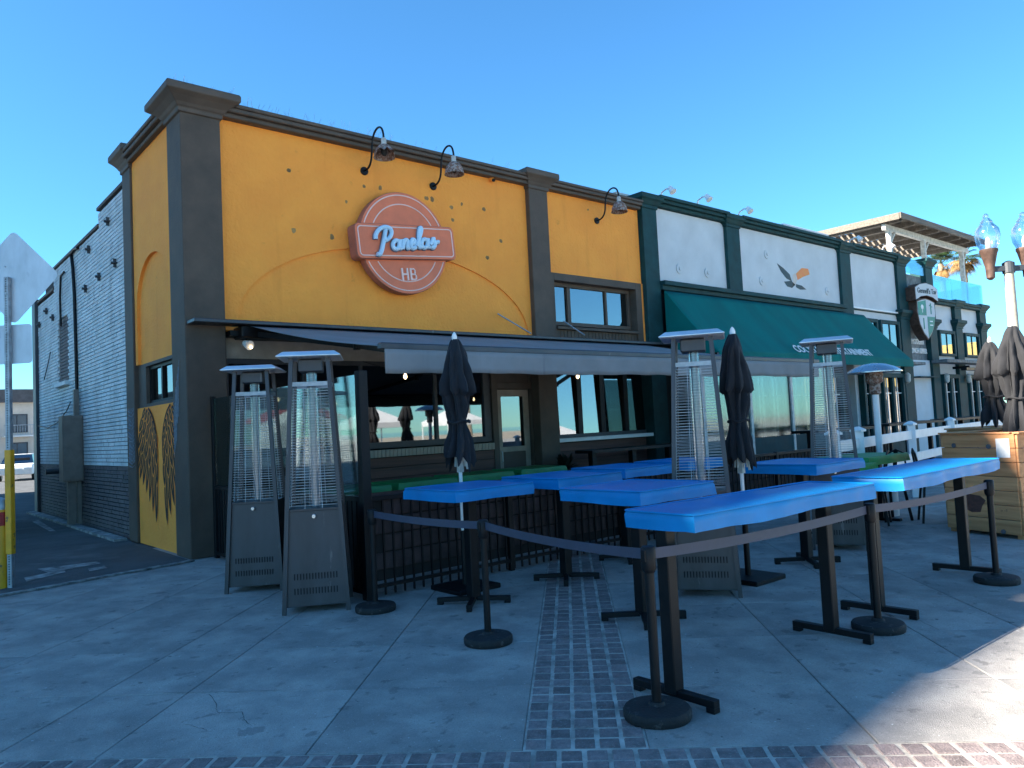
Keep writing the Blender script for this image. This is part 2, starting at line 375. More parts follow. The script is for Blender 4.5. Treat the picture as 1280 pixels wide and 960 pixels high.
P('cornice', MB().box(.6, 6.99, -.03, .3, 6.73, 6.80).box(.6, 6.99, -.10, .4, 6.80, 6.87).box(.6, 6.99, -.13, .5, 6.87, 6.93), 'trim', bev=.012)
P('cornice', MB().box(7.54, 10.56, -.03, .3, 6.73, 6.80).box(7.54, 10.56, -.10, .4, 6.80, 6.87).box(7.54, 10.56, -.13, .5, 6.87, 6.93), 'trim', bev=.012)
P('cornice', MB().box(-.03, .3, .66, 2.89, 6.73, 6.80).box(-.10, .4, .66, 2.89, 6.80, 6.87).box(-.13, .5, .66, 2.89, 6.87, 6.93), 'trim', bev=.012)
# bird spikes
sp = MB()
for i in range(90):
    x = random.choice((random.uniform(-.2, .8), random.uniform(1, 6.5), random.uniform(.6, 4)))
    z = 7.03 if x < .84 else 6.93
    sp.bar((x, random.uniform(-.1, .05), z-.005), (x+random.uniform(-.06, .06), random.uniform(-.16, .1), z+random.uniform(.08, .17)), .003)
tag(P('bird_spikes', sp, 'zinc'), kind='stuff')
# front stucco with the shallow arch
def archU(x0, x1, z0, z1, cx, a, zs, bb, n=40):
    pts = [(x0, z0), (x0, z1), (x1, z1), (x1, z0), (cx+a, z0)]
    for k in range(n+1):
        t = math.pi*k/n; pts.append((cx+a*math.cos(t), zs+bb*math.sin(t)))
    pts.append((cx-a, z0)); return pts
poly = archU(.59, 7.01, 3.40, 6.74, 3.87, 3.03, 3.58, 1.44)
P('stucco_panel', MB().prism(poly, lambda x, z: (x, .12, z), lambda x, z: (x, .16, z)), 'stucco')
P('stucco_panel', MB().box(.55, 7.05, .155, .46, 3.38, 6.74), 'stucco')
P('stucco_panel', MB().box(7.5, 10.6, .12, .46, 4.96, 6.74), 'stucco')
P('stucco_panel', MB().box(10.56, 10.64, .12, .46, 3.40, 4.96), 'stucco')
# stain pocks on the stucco
for (x, y) in ((361, 213), (455, 233), (475, 235), (433, 252), (367, 288), (415, 296), (533, 248), (540, 249), (564, 259), (577, 255), (566, 275), (605, 262), (626, 301), (609, 322), (735, 262)):
    c = onY(x, y, .12); r = random.uniform(.025, .05)
    pk = MB(); pts = [(c.x+r*random.uniform(.6, 1.2)*math.cos(t*.7854), c.z+r*random.uniform(.6, 1.3)*math.sin(t*.7854)) for t in range(8)]
    pk.prism(pts, lambda X, Z: (X, .1165, Z), lambda X, Z: (X, .125, Z)); P('pock_mark', pk, 'deadleaf')
# upper window
w = P('window', MB().box(7.55, 7.70, .10, .46, 3.40, 4.96).box(10.36, 10.56, .10, .46, 3.40, 4.96).box(7.70, 10.36, .10, .46, 4.80, 4.96).box(7.70, 10.36, .16, .46, 3.40, 3.74), 'brown', bev=.006)
P('window_frame', MB().box(7.71, 10.35, .30, .40, 4.72, 4.80).box(7.71, 10.35, .30, .40, 3.86, 3.94).box(7.71, 7.79, .30, .40, 3.94, 4.72).box(10.27, 10.35, .30, .40, 3.94, 4.72).box(8.26, 8.36, .30, .40, 3.94, 4.72).box(9.50, 9.56, .31, .40, 3.94, 4.72), 'trim', w, bev=.004)
P('window_sill', MB().box(7.70, 10.36, .06, .30, 3.74, 3.80), 'brown', w, bev=.004)
for x0, x1 in ((7.79, 8.26), (8.36, 9.50), (9.56, 10.27)): P('pane', MB().box(x0, x1, .35, .356, 3.94, 4.72), 'paneglass', w)
P('window_back', MB().box(7.7, 10.36, .44, .455, 3.74, 4.82), 'curtain', w)
P('blind', MB().box(8.5, 9.0, .40, .42, 3.95, 4.25), 'whitepaint', w)
for i in range(24): P('slat', MB().box(7.74+i*.11, 7.74+i*.11+.095, .148, .158, 3.46, 3.73), 'brown', w)
# rod brace on the wall
a, b_ = onY(622, 392, .115), onY(664, 417, -.15); P('tie_rod', MB().tube([a, b_], .014), 'zinc')
a, b_ = onY(704, 401, .1), onY(731, 419, -.2); P('tie_rod', MB().tube([a, b_], .014), 'zinc')
# side, yellow part
poly = [(.66, 3.10), (.66, 6.74), (2.92, 6.74), (2.92, 3.10), (2.78, 3.10)]
for k in range(25):
    t = math.pi*k/24; poly.append((1.82+.96*math.cos(t), 4.05+.85*math.sin(t)))
poly.append((.86, 3.10))
P('stucco_panel', MB().prism(poly, lambda y, z: (.06, y, z), lambda y, z: (.12, y, z)), 'stucco')
P('stucco_panel', MB().box(.115, .4, .62, 2.95, 3.08, 6.74), 'stucco')
P('stucco_panel', MB().box(.07, .4, .62, 2.95, 0, 2.34), 'stucco')
w = P('window', MB().box(.10, .40, 2.46, 2.94, 2.34, 3.10).box(.10, .4, .62, 2.46, 2.34, 2.40).box(.10, .4, .62, 2.46, 3.04, 3.10), 'trim', bev=.004)
P('window_frame', MB().box(.16, .24, .66, 2.45, 2.40, 2.45).box(.16, .24, .66, 2.45, 2.99, 3.04).box(.16, .24, 2.38, 2.455, 2.45, 2.99).box(.16, .24, 1.72, 1.79, 2.45, 2.99), 'black', w)
for y0, y1 in ((.67, 1.72), (1.79, 2.38)): P('pane', MB().box(.20, .206, y0, y1, 2.45, 2.99), 'paneglass', w)
P('window_back', MB().box(.38, .395, .62, 2.46, 2.38, 3.06), 'curtain', w)
# wings mural (flat paint on the side panel, pale tips run onto the dark pillars)
def leafpts(y, z, L_, wd, ang, bend=.0, n=7):
    up = []; dn = []
    for k in range(n+1):
        t = k/n; a_ = ang+bend*t; cy = y+L_*t*math.cos(ang+bend*t*.5); cz = z+L_*t*math.sin(ang+bend*t*.5)
        hw = wd*math.sin(math.pi*min(1, .12+t*.88))**.7*.5 if t < 1 else 0.0
        up.append((cy-hw*math.sin(a_), cz+hw*math.cos(a_))); dn.append((cy+hw*math.sin(a_), cz-hw*math.cos(a_)))
    return up+dn[::-1][1:]
def wing(sgn, yc, X, nm='wing_mural'):
    dark = MB(); line = MB(); lay = [0]
    def leaf(mb, a_, z, L_, ang, w, sh):
        lay[0] += 1; x = X-.00012*lay[0]
        d = Vector((math.cos(ang), math.sin(ang))); nn = Vector((-d.y, d.x)); st = Vector((a_, z)); up = []; dn = []
        for k in range(10):
            t = k/9; hw = w*.5*(math.sin(math.pi*(.10+.90*t))**.55 if t < 1 else 0)
            c = st+d*L_*t+Vector((.10*L_*t*t, -.06*L_*t*t)); up.append(c+nn*hw); dn.append(c-nn*hw)
        pts = up+dn[::-1][1:]
        pts = [(min(max(yc+sgn*p.x, .672), 2.89), p.y) for p in pts]
        if max(p[0] for p in pts)-min(p[0] for p in pts) < .01: return
        mb.quad(*[(x, p[0], p[1]) for p in pts])
    def feather(a_, z, L_, ang, w):
        g_ = .016
        leaf(line, a_-g_*math.cos(ang), z-g_*math.sin(ang)*.5, L_+2*g_, ang, w+2*g_, 0); leaf(dark, a_, z, L_, ang, w, 0)
        leaf(line, a_+.2*L_*math.cos(ang), z+.2*L_*math.sin(ang), L_*.55, ang, w*.14, 0)
    for n, (r0, r1), (a0, a1), (l0, l1), w in ((7, ((.17, 1.36), (.95, 1.72)), (-94, -58), (.90, .58), .17), (6, ((.13, 1.52), (.92, 1.98)), (-98, -50), (.48, .42), .17), (6, ((.12, 1.70), (.84, 2.18)), (-98, -46), (.32, .32), .15), (7, ((.10, 1.86), (.70, 2.31)), (-100, -40), (.20, .22), .11)):
        for k in range(n-1, -1, -1):
            t = k/(n-1); bow = .10*math.sin(math.pi*t)
            feather(r0[0]+(r1[0]-r0[0])*t-bow*.5, r0[1]+(r1[1]-r0[1])*t+bow, l0+(l1-l0)*t, rad(a0+(a1-a0)*t), w)
    LE = smoothp0([(1.1, 2.39), (.62, 2.37), (.28, 2.20), (.09, 1.92), (.05, 1.65), (.10, 1.38)], 3)
    x = X-.00012*(lay[0]+2)
    for k in range(len(LE)-1):
        p0, p1 = Vector(LE[k]), Vector(LE[k+1]); dd = (p1-p0).normalized(); nn = Vector((-dd.y, dd.x))*.022
        q = [(yc+sgn*v.x, v.y) for v in (p0-nn, p0+nn, p1+nn, p1-nn)]
        if all(.672 < v[0] < 2.89 and v[1] < 2.335 for v in q): dark.quad(*[(x, v[0], v[1]) for v in q])
    P(nm, dark, 'mural'); P('mural_lines', line, 'stucco')
def smoothp0(p, it=2):
    for _ in range(it):
        q = [p[0]]
        for a_, b2 in zip(p, p[1:]): q += [(a_[0]*.75+b2[0]*.25, a_[1]*.75+b2[1]*.25), (a_[0]*.25+b2[0]*.75, a_[1]*.25+b2[1]*.75)]
        p = q+[p[-1]]
    return p
wing(1, 1.70, .0655); wing(-1, 1.50, .0655)
tips = MB()
for k in range(14):
    z = 1.36+k*.075
    tips.tube([(.0165, 2.93, z), (.0165, 3.1, z-.05-.02*(k % 3)), (.0165, 3.30+.04*math.sin(k), z-.02)], .007, 4, cap=False)
    tips.tube([(-.0035, .64, 2.3-k*.06), (-.0035, .5, 2.42-k*.05), (-.0035, .36+.01*k, 2.62-k*.05)], .006, 4, cap=False)
for k in range(5):
    tips.tube([(.0165, 2.96+k*.075, 1.4), (.0165, 2.98+k*.075, 1.9), (.0165, 2.95+k*.075, 2.36)], .006, 4, cap=False)
    tips.tube([(-.0035, .60-k*.055, 1.7+k*.1), (-.0035, .56-k*.05, 2.2+.1*k), (-.0035, .5-k*.05, 2.55+.1*k)], .006, 4, cap=False)
P('wing_tips', tips, 'muralpale')
# brick side wall
steps = [(3.42, 5.65, 6.56), (5.65, 10.45, 6.22), (10.45, 12.75, 5.72)]
bwall = MB(); btop = MB(); bdark = MB(); cop = MB()
ch, bl2 = .0775, .215
for (y0, y1, zt) in steps:
    z = 0; row = 0
    bwall.box(.16, .5, y0, y1, 0, zt-.02)
    cop.box(.07, .5, y0-.03 if y0 > 4 else y0, y1+.02, zt, zt+.07)
    while z+ch <= zt+.001:
        y = y0-(bl2/2 if row % 2 else 0)
        while y < y1:
            a_, c_ = max(y+.005, y0), min(y+bl2-.005, y1)
            mid = (a_+c_)/2; zm = z+ch/2
            if c_-a_ > .03 and not (8.85 < mid < 10.0 and 3.28 < zm < 4.86):
                (bdark if zm < 1.32 else btop).box(.10+random.uniform(-.004, .004), .18, a_, c_, z+.0075, z+ch-.0075)
            y += bl2
        z += ch; row += 1
P('backing_wall', bwall, 'mortar'); P('coping', cop, 'brown', bev=.006)
tag(P('brick', btop, 'brickwhite'), kind='stuff'); tag(P('brick', bdark, 'brickbrown'), kind='stuff')
P('end_pilaster', MB().box(.02, .6, 12.75, 13.2, 0, 5.85), 'darksteel', bev=.01)
w = P('window', MB().box(.155, .17, 8.85, 10.0, 3.30, 4.84), 'interior')
for i in range(19): P('slat', MB().box(.12, .15, 8.87, 9.98, 3.34+i*.079, 3.34+i*.079+.064), 'brickbrown', w)
P('window_sill', MB().box(.0, .15, 8.75, 10.08, 3.20, 3.30), 'brickwhite', w, bev=.01)
for (x, y) in ((136, 277), (112, 312), (145, 329), (125, 346), (108, 361), (59, 389), (67, 397), (50, 406)):
    c = onX(x, y, .09)
    P('anchor_plate', MB().box(.03, .1, c.y-.07, c.y+.07, c.z-.012, c.z+.012).box(.04, .095, c.y-.012, c.y+.012, c.z-.085, c.z+.085).tube([(.0, c.y, c.z), (.08, c.y, c.z)], .028, 6), 'darksteel')
def wallpath(pts, X): return [Vector(onX(x, y, X)) for x, y in pts]
cb = wallpath([(97, 310), (93, 311), (89, 318), (91, 335), (93, 370), (95, 440), (97, 525), (98, 590), (94, 600)], .06)
P('conduit', MB().tube(cb, .035, 8), 'black')
cb = wallpath([(80, 340), (76, 345), (75, 370), (76, 408)], .06); P('conduit', MB().tube(cb, .025, 8), 'black')
cb = wallpath([(88, 503), (83, 514), (72, 528), (60, 535), (48, 532)], .05); P('cable', MB().tube(cb, .012, 6), 'black')
cb = wallpath([(55, 475), (60, 455), (63, 440)], .06); P('cable', MB().tube(cb, .012, 6), 'black')
# ground-floor front
P('fascia', MB().box(.6, 10.58, .24, .46, 2.98, 3.40), 'cream')
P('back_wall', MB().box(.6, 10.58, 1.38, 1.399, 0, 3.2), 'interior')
w = P('window', MB().box(.6, 5.92, .26, .38, 2.90, 2.98).box(.6, 5.92, .26, .38, 1.43, 1.54).box(.6, .72, .26, .38, 1.54, 2.90).box(5.75, 5.92, .26, .38, 1.54, 2.90), 'darksteel', bev=.004)
xs = [.72, 2.0, 3.05, 4.62, 5.75]
for i in range(4):
    P('pane', MB().box(xs[i]+.03, xs[i+1]-.03, .31, .316, 1.54, 2.90), 'paneglass', w)
    if i: P('mullion', MB().box(xs[i]-.03, xs[i]+.03, .27, .37, 1.54, 2.90), 'darksteel', w)
led = P('brick_ledge', MB().box(.6, 5.92, .22, .45, 1.27, 1.40), 'mortarbrown')
lb = BX(-.036, .036, .15, .24, 1.275, 1.405).mesh('brick', M('cream'), bev=.004)
for i in range(66): link('brick', lb, led, (.65+i*.08, random.uniform(-.004, .004), 0))
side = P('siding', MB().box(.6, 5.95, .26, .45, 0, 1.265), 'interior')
for i in range(7): P('plank', MB().box(.62, 5.95, .235, .259, .01+i*.18, .01+i*.18+.172), 'redwood', side, bev=.004)
d = P('door', MB().box(6.08, 6.96, .30, .36, .02, 1.30).box(6.08, 6.22, .30, .36, 1.30, 2.32).box(6.82, 6.96, .30, .36, 1.30, 2.32).box(6.08, 6.96, .30, .36, 2.32, 2.46), 'cream', bev=.004)
MATS['cream'].name = 'tan_paint'
P('door_frame', MB().box(5.93, 6.07, .22, .40, 0, 2.98).box(6.97, 7.0, .22, .40, 0, 2.98).box(6.07, 6.97, .22, .40, 2.47, 2.60).box(6.07, 6.97, .28, .40, 2.60, 2.98), 'trim', d, bev=.004)
P('pane', MB().box(6.22, 6.82, .325, .331, 1.30, 2.32), 'paneglass', d)
P('door_handle', MB().tube([(6.15, .27, 1.0), (6.15, .24, 1.02), (6.15, .24, 1.2), (6.15, .27, 1.22)], .012), 'steel', d)
for z0 in (.25, .8): P('door_panel', MB().box(6.22, 6.82, .29, .31, z0, z0+.4), 'trim', d, bev=.01)
w = P('window', MB().box(7.55, 10.95, .26, .38, 2.80, 2.98).box(7.55, 10.95, .26, .38, 1.40, 1.48).box(7.53, 7.76, .26, .38, 1.48, 2.80).box(10.78, 10.95, .26, .38, 1.48, 2.80), 'darksteel', bev=.004)
xs = [7.76, 8.42, 9.15, 9.95, 10.78]
for i in range(4):
    P('pane', MB().hexa([(xs[i]+.06, .29, 1.48), (xs[i+1]-.06, .29, 1.48), (xs[i+1]-.06, .296, 1.48), (xs[i]+.06, .296, 1.48), (xs[i]+.06, .33, 2.8), (xs[i+1]-.06, .33, 2.8), (xs[i+1]-.06, .336, 2.8), (xs[i]+.06, .336, 2.8)]), 'paneglass', w)
    if i: P('mullion', MB().box(xs[i]-.07, xs[i]+.07, .24, .37, 1.48, 2.80), 'black', w)
P('window_sill', MB().box(7.54, 11.0, .05, .30, 1.32, 1.40), 'whitepaint', w, bev=.008)
side = P('siding', MB().box(7.54, 10.6, .27, .45, 0, 1.32), 'interior')
for i in range(7): P('plank', MB().box(7.54, 10.6, .245, .268, .01+i*.185, .01+i*.185+.178), 'redwood', side, bev=.004)
# ---------------------------------------------------------------- sign
sg = empty('restaurant_sign', (3.84, .12, 5.10), label='round orange sign with Panelas lettering on a rounded banner', cat='sign')
sg.rotation_euler = (0, rad(-5.2), 0)
def circ(r, n=64, a0=0, a1=360): return [(r*math.cos(rad(a0+(a1-a0)*k/n)), r*math.sin(rad(a0+(a1-a0)*k/n))) for k in range(n+(0 if a1-a0 == 360 else 1))]
def rrect(w, h, r, n=6):
    out = []
    for cx, cy, a0 in ((w/2-r, h/2-r, 0), (-w/2+r, h/2-r, 90), (-w/2+r, -h/2+r, 180), (w/2-r, -h/2+r, 270)):
        for k in range(n+1): out.append((cx+r*math.cos(rad(a0+90*k/n)), cy+r*math.sin(rad(a0+90*k/n))))
    return out
def flat(mb, poly, y0, y1): return mb.prism(poly, lambda x, z: (x, y0, z), lambda x, z: (x, y1, z))
P('disc', flat(MB(), circ(.925), -.03, -.20), 'signside', sg, bev=.01); P('disc_face', flat(MB(), circ(.915), -.20, -.206), 'signorange', sg)
P('banner', flat(MB(), rrect(2.10, .62, .09), -.04, -.29), 'signside', sg, bev=.01); P('banner_face', flat(MB(), rrect(2.08, .60, .085), -.29, -.296), 'signorange', sg)
for s2 in (1, -1):
    for r_, t0 in ((.865, 23), (.70, 29)):
        pts = [(x, -.208, z*s2) for x, z in circ(r_, 40, t0, 180-t0)]
        P('outline', MB().tube(pts, .011, 6), 'signwhite', sg)
pts = [(x, -.298, z) for x, z in rrect(1.98, .51, .06)]; P('outline', MB().tube(pts+pts[:1], .011, 6), 'signwhite', sg)
def circp(cx, cy, r, a0, a1, n=12, sx=1): return [(cx+r*sx*math.cos(rad(a0+(a1-a0)*k/n)), cy+r*math.sin(rad(a0+(a1-a0)*k/n))) for k in range(n+1)]
LET = [
 [[(.50, 2.05), (.42, 1.5), (.28, .7), (.15, .05), (-.05, -.35), (-.35, -.25)], [(-.55, 1.15), (-.6, 1.5), (-.35, 1.95), (.1, 2.25), (.6, 2.3), (1.05, 2.1), (1.2, 1.7), (1.05, 1.3), (.7, 1.05), (.4, 1.0)]],
 [circp(1.72, .52, .43, 60, 400, 14, .85), [(2.12, 1.0), (2.08, .45), (2.14, .12), (2.36, .2)]],
 [[(2.52, 1.0), (2.5, .5), (2.46, .05)], [(2.48, .45), (2.65, .85), (2.88, 1.0), (3.02, .8), (2.98, .4), (3.02, .12), (3.22, .18)]],
 [[(3.36, .48), (3.7, .6), (3.86, .8), (3.7, 1.0), (3.48, .9), (3.38, .55), (3.46, .2), (3.7, .05), (4.0, .22)]],
 [[(4.05, .3), (4.4, 1.1), (4.62, 1.8), (4.56, 2.15), (4.38, 2.0), (4.32, 1.3), (4.32, .5), (4.42, .12), (4.66, .2)]],
 [circp(5.02, .52, .43, 60, 400, 14, .85), [(5.42, 1.0), (5.38, .45), (5.44, .12), (5.66, .2)]],
 [[(5.7, .35), (5.95, .75), (6.12, 1.05), (6.1, .8), (6.3, .45), (6.22, .1), (5.95, .05), (5.82, .2)], [(6.3, .55), (6.55, .62), (6.75, .6)]]]
def smoothp(p, it=2):
    for _ in range(it):
        q = [p[0]]
        for a_, b2 in zip(p, p[1:]): q += [(a_[0]*.75+b2[0]*.25, a_[1]*.75+b2[1]*.25), (a_[0]*.25+b2[0]*.75, a_[1]*.25+b2[1]*.75)]
        p = q+[p[-1]]
    return p
for L_ in LET:
    mb = MB(); mb2 = MB()
    for stp in L_:
        q = [(.185*(x-3.05)+.03*(z-.5)-.04, z*.185-.15+.012*(x-3)) for x, z in smoothp(stp)]
        mb.tube([(x, -.345, z) for x, z in q], .039, 8, axis=(0, 1, 0)); mb2.tube([(x+.004, -.31, z-.004) for x, z in q], .047, 8, axis=(0, 1, 0))
    o = P('letter', mb, 'signblue', sg, smooth=True); P('letter_return', mb2, 'signblueside', o, smooth=True)
hb = [MB().box(-.16, -.13, -.235, -.205, -.68, -.46).box(-.05, -.02, -.235, -.205, -.68, -.46).box(-.131, -.049, -.234, -.206, -.585, -.555),
      MB().box(.02, .05, -.235, -.205, -.68, -.46).tube([(.045, -.22, -.475), (.11, -.22, -.475), (.13, -.22, -.50), (.13, -.22, -.545), (.11, -.22, -.57), (.045, -.22, -.57)], .016, 6).tube([(.045, -.2205, -.57), (.12, -.2205, -.57), (.145, -.2205, -.60), (.145, -.2205, -.645), (.12, -.2205, -.665), (.045, -.2205, -.665)], .016, 6)]
for mb in hb: P('letter', mb, 'signwhite', sg)
# ---------------------------------------------------------------- gooseneck lamps
def gooseneck(px, py, mat, label, broken=False):
    c = onY(px, py, .12)
    t = empty('gooseneck_lamp', c, label=label, cat='wall lamp', group='gooseneck lamps on the yellow wall')
    P('wall_plate', MB().tube([(0, .02, 0), (0, -.03, 0)], .075, 16), 'black', t, bev=.006)
    arm = [(0, 0, 0), (0, -.12, .0), (0, -.22, .05), (0, -.28, .16), (0, -.30, .34), (0, -.34, .50), (0, -.44, .60), (0, -.56, .62), (0, -.66, .56), (0, -.70, .44), (0, -.70, .36)]
    P('arm', MB().tube([(0, y, z) for y, z in smoothp0([(y, z) for x, y, z in arm], 2)], .018, 8), 'black', t, smooth=True)
    P('socket', MB().lathe([(.028, .0), (.045, -.02), (.045, -.10), (.06, -.14)], 14, (0, -.70, .38)), 'pale', t, smooth=True)
    prof = [(.055, -.12), (.09, -.14), (.135, -.19), (.165, -.26), (.175, -.33), (.185, -.35)]
    mb = MB(); n = 24; b0 = 0
    for sgn_, off in ((1, 0), (-1, -.006)):
        for r_, z in prof:
            for k in range(n):
                a_ = 2*math.pi*k/n; zz = z
                if broken and z < -.25 and 1.7*math.pi > a_ > 1.0*math.pi: zz = -.25+.03*math.sin(k*2.3)
                mb.v.append(((r_+off)*math.cos(a_), -.70+(r_+off)*math.sin(a_), .38+zz))
    R_ = len(prof)
    for L2 in (0, 1):
        for i in range(R_-1):
            for k in range(n):
                a_ = L2*R_*n+i*n+k; b2 = L2*R_*n+i*n+(k+1) % n; mb.f.append((a_, b2, b2+n, a_+n))
    for k in range(n):
        a_ = (R_-1)*n+k; b2 = (R_-1)*n+(k+1) % n; mb.f.append((a_, b2, b2+R_*n, a_+R_*n))
    me = bpy.data.meshes.new('lamp_shade'); me.from_pydata(mb.v, [], mb.f); me.materials.append(M(mat)); me.shade_smooth()
    link('lamp_shade', me, t)
    P('bulb_glass', MB().lathe([(.03, -.13), (.05, -.2), (.055, -.26), (.03, -.31)], 12, (0, -.70, .38)), 'interior', t, smooth=True)
gooseneck(455, 214, 'rust', 'rusty gooseneck lamp with broken shade above the round sign', True)
gooseneck(541, 233, 'rust', 'gooseneck lamp with intact peeling shade above the round sign')
gooseneck(745.6, 276, 'rust', 'gooseneck lamp above the upper window of the yellow building')
c = onY(613, 225, .12); t = empty('security_camera', c, label='small orange dome security camera under the yellow wall cornice', cat='camera')
P('housing', MB().tube([(0, .03, .02), (0, -.05, 0), (0, -.09, -.03)], [.05, .055, .04], 12), 'stucco', t, smooth=True); P('lens', MB().tube([(0.0, -.085, -.02), (0.0, -.11, -.035)], .035, 12), 'black', t)
# ---------------------------------------------------------------- patio awning
aw = empty('patio_awning', (0, 0, 0), label='long grey fabric patio awning with hanging valance under the sign', cat='awning')
P('cassette', MB().box(.02, 11.2, -.36, -.02, 3.44, 3.50), 'heater', aw, bev=.01); P('housing', MB().box(.75, 11.1, -.26, .10, 3.25, 3.435), 'black', aw, bev=.02)
X0, X1, YF, ZF, YB, ZB = .70, 10.1, -4.35, 2.66, -.30, 3.42
mb = MB(); nx, ny = 60, 10
for j in range(ny+1):
    for i in range(nx+1):
        t = j/ny; x = X0+(X1-X0)*i/nx+(.18*(1-t) if i == 0 else 0)
        z = ZB+(ZF-ZB)*t-.05*math.sin(math.pi*t)+.006*math.sin(i*1.3+t*4)*math.sin(math.pi*t)
        mb.v.append((x, YB+(YF-YB)*t, z))
for j in range(ny):
    for i in range(nx): a_ = j*(nx+1)+i; mb.f.append((a_, a_+1, a_+nx+2, a_+nx+1))
cv = P('canopy', mb, 'canvas', aw, smooth=True); mo = cv.modifiers.new('thick', 'SOLIDIFY'); mo.thickness = .004
P('front_bar', MB().box(X0-.04, X1+.04, YF-.09, YF+.01, ZF-.05, ZF+.03), 'heater', aw, bev=.015)
mb = MB(); nx, ny = 200, 4
for j in range(ny+1):
    for i in range(nx+1):
        t = j/ny; x = X0+(X1-X0)*i/nx
        mb.v.append((x, YF-.085+t*(.012*math.sin(x*5)+.008*math.sin(x*17+1)), ZF-.04-t*(.265+.006*math.sin(x*2.2)+.004*math.sin(x*9))))
for j in range(ny):
    for i in range(nx): a_ = j*(nx+1)+i; mb.f.append((a_, a_+1, a_+nx+2, a_+nx+1))
va = P('valance', mb, 'canvas', aw, smooth=True); mo = va.modifiers.new('thick', 'SOLIDIFY'); mo.thickness = .003
for x in (1.0, 5.4, 9.8): P('folding_arm', MB().bar((x, -.3, 3.30), (x+.55, -2.3, 2.92), .06, .08).bar((x+.55, -2.3, 2.92), (x, YF, 2.60), .05, .07).tube([(x+.55, -2.3, 2.86), (x+.55, -2.3, 2.98)], .05, 10), 'black', aw)
# flood lamp under the awning at the corner
c = onY(308, 430, -.1); t = empty('security_light', c, label='white round security light under the awning beside corner pillar', cat='light')
P('bracket', MB().box(-.25, .1, -.02, .3, .12, .2).bar((0, 0, .15), (0, -.02, 0), .03), 'black', t); P('lamp_head', MB().tube([(0, .05, .02), (.02, -.08, -.03)], [.05, .075], 14), 'whitepaint', t, smooth=True); P('bulb', MB().lathe([(.0, -.025), (.018, -.012), (.018, .012), (0, .02)], 10, (.04, -.09, -.06), cap=False), 'bulb', t, smooth=True)
# string lights
sl = empty('string_lights', (0, 0, 0), label='string of small warm bulbs hanging under the patio awning', cat='string lights')
pts = []
for i in range(41):
    x = 1.2+8.4*i/40; pts.append((x, -3.3+.25*math.sin(x), 2.62-.16*abs(math.sin(math.pi*i/10))))
P('wire', MB().tube(pts, .006, 5), 'black', sl)
bm_ = MB().lathe([(.004, .0), (.012, -.01), (.012, -.03), (.022, -.05), (.024, -.07), (.012, -.09), (.002, -.095)], 10).mesh('bulb', M('bulb'), smooth=True)
for i in (3, 9, 16, 33): link('bulb', bm_, sl, pts[i])
# ---------------------------------------------------------------- patio barrier
FX0, FY, FX1 = .34, -4.57, 12.6
pf = empty('patio_fence', (FX0, FY, 0), label='black picket patio fence with dark hanging tiles along the front', cat='fence')
P('top_rail', MB().box(0, FX1-FX0, -.025, .025, 1.0, 1.05), 'black', pf, bev=.004); P('bottom_rail', MB().box(0, FX1-FX0, -.02, .02, .10, .135), 'black', pf)
pk = BX(-.009, .009, -.009, .009, .02, 1.0).mesh('picket', M('black'))
for i in range(int((FX1-FX0)/.118)): link('picket', pk, pf, (.06+i*.118, 0, 0))
po = BX(-.03, .03, -.03, .03, 0, 1.06).mesh('post', M('black'), bev=.004)
for i in range(7): link('post', po, pf, (min(1.98*i+1.9, FX1-FX0), 0, 0))
tl = BX(-.112, .112, .03, .055, -.085, .085).mesh('tile', M('tile'), bev=.006)
for r in range(4):
    for i in range(45):
        link('tile', tl, pf, (.20+i*.235+(.11 if r % 2 else 0), random.uniform(-.004, .004), .36+r*.185))
P('tile_backing', MB().box(.03, FX1-FX0, .056, .075, .16, .99), 'interior', pf)
gs = empty('glass_windbreak', (FX0-.02, FY, 0), label='glass windbreak panels on black slats between corner pillar and patio post', cat='barrier')
P('post', MB().box(-.05, .05, -.05, .05, 0, 2.36), 'black', gs, bev=.005); P('post', MB().box(-.03, .03, 4.36, 4.44, 0, 2.36), 'black', gs, bev=.005); P('post', MB().box(-.03, .03, 2.15, 2.23, 0, 1.05), 'black', gs)
P('rail', MB().box(-.025, .025, .05, 4.36, 1.0, 1.05), 'black', gs); P('rail', MB().box(-.025, .025, .05, 4.36, .05, .10), 'black', gs); 
for y0, y1 in ((.06, 2.17), (2.20, 4.35)): P('glass_panel', MB().box(-.006, .006, y0, y1, 1.055, 2.33), 'clearglass', gs)
sl_ = BX(-.012, .012, -.035, .035, .1, 1.0).mesh('slat', M('black'))
for i in range(42): link('slat', sl_, gs, (0, .12+i*.101, 0))
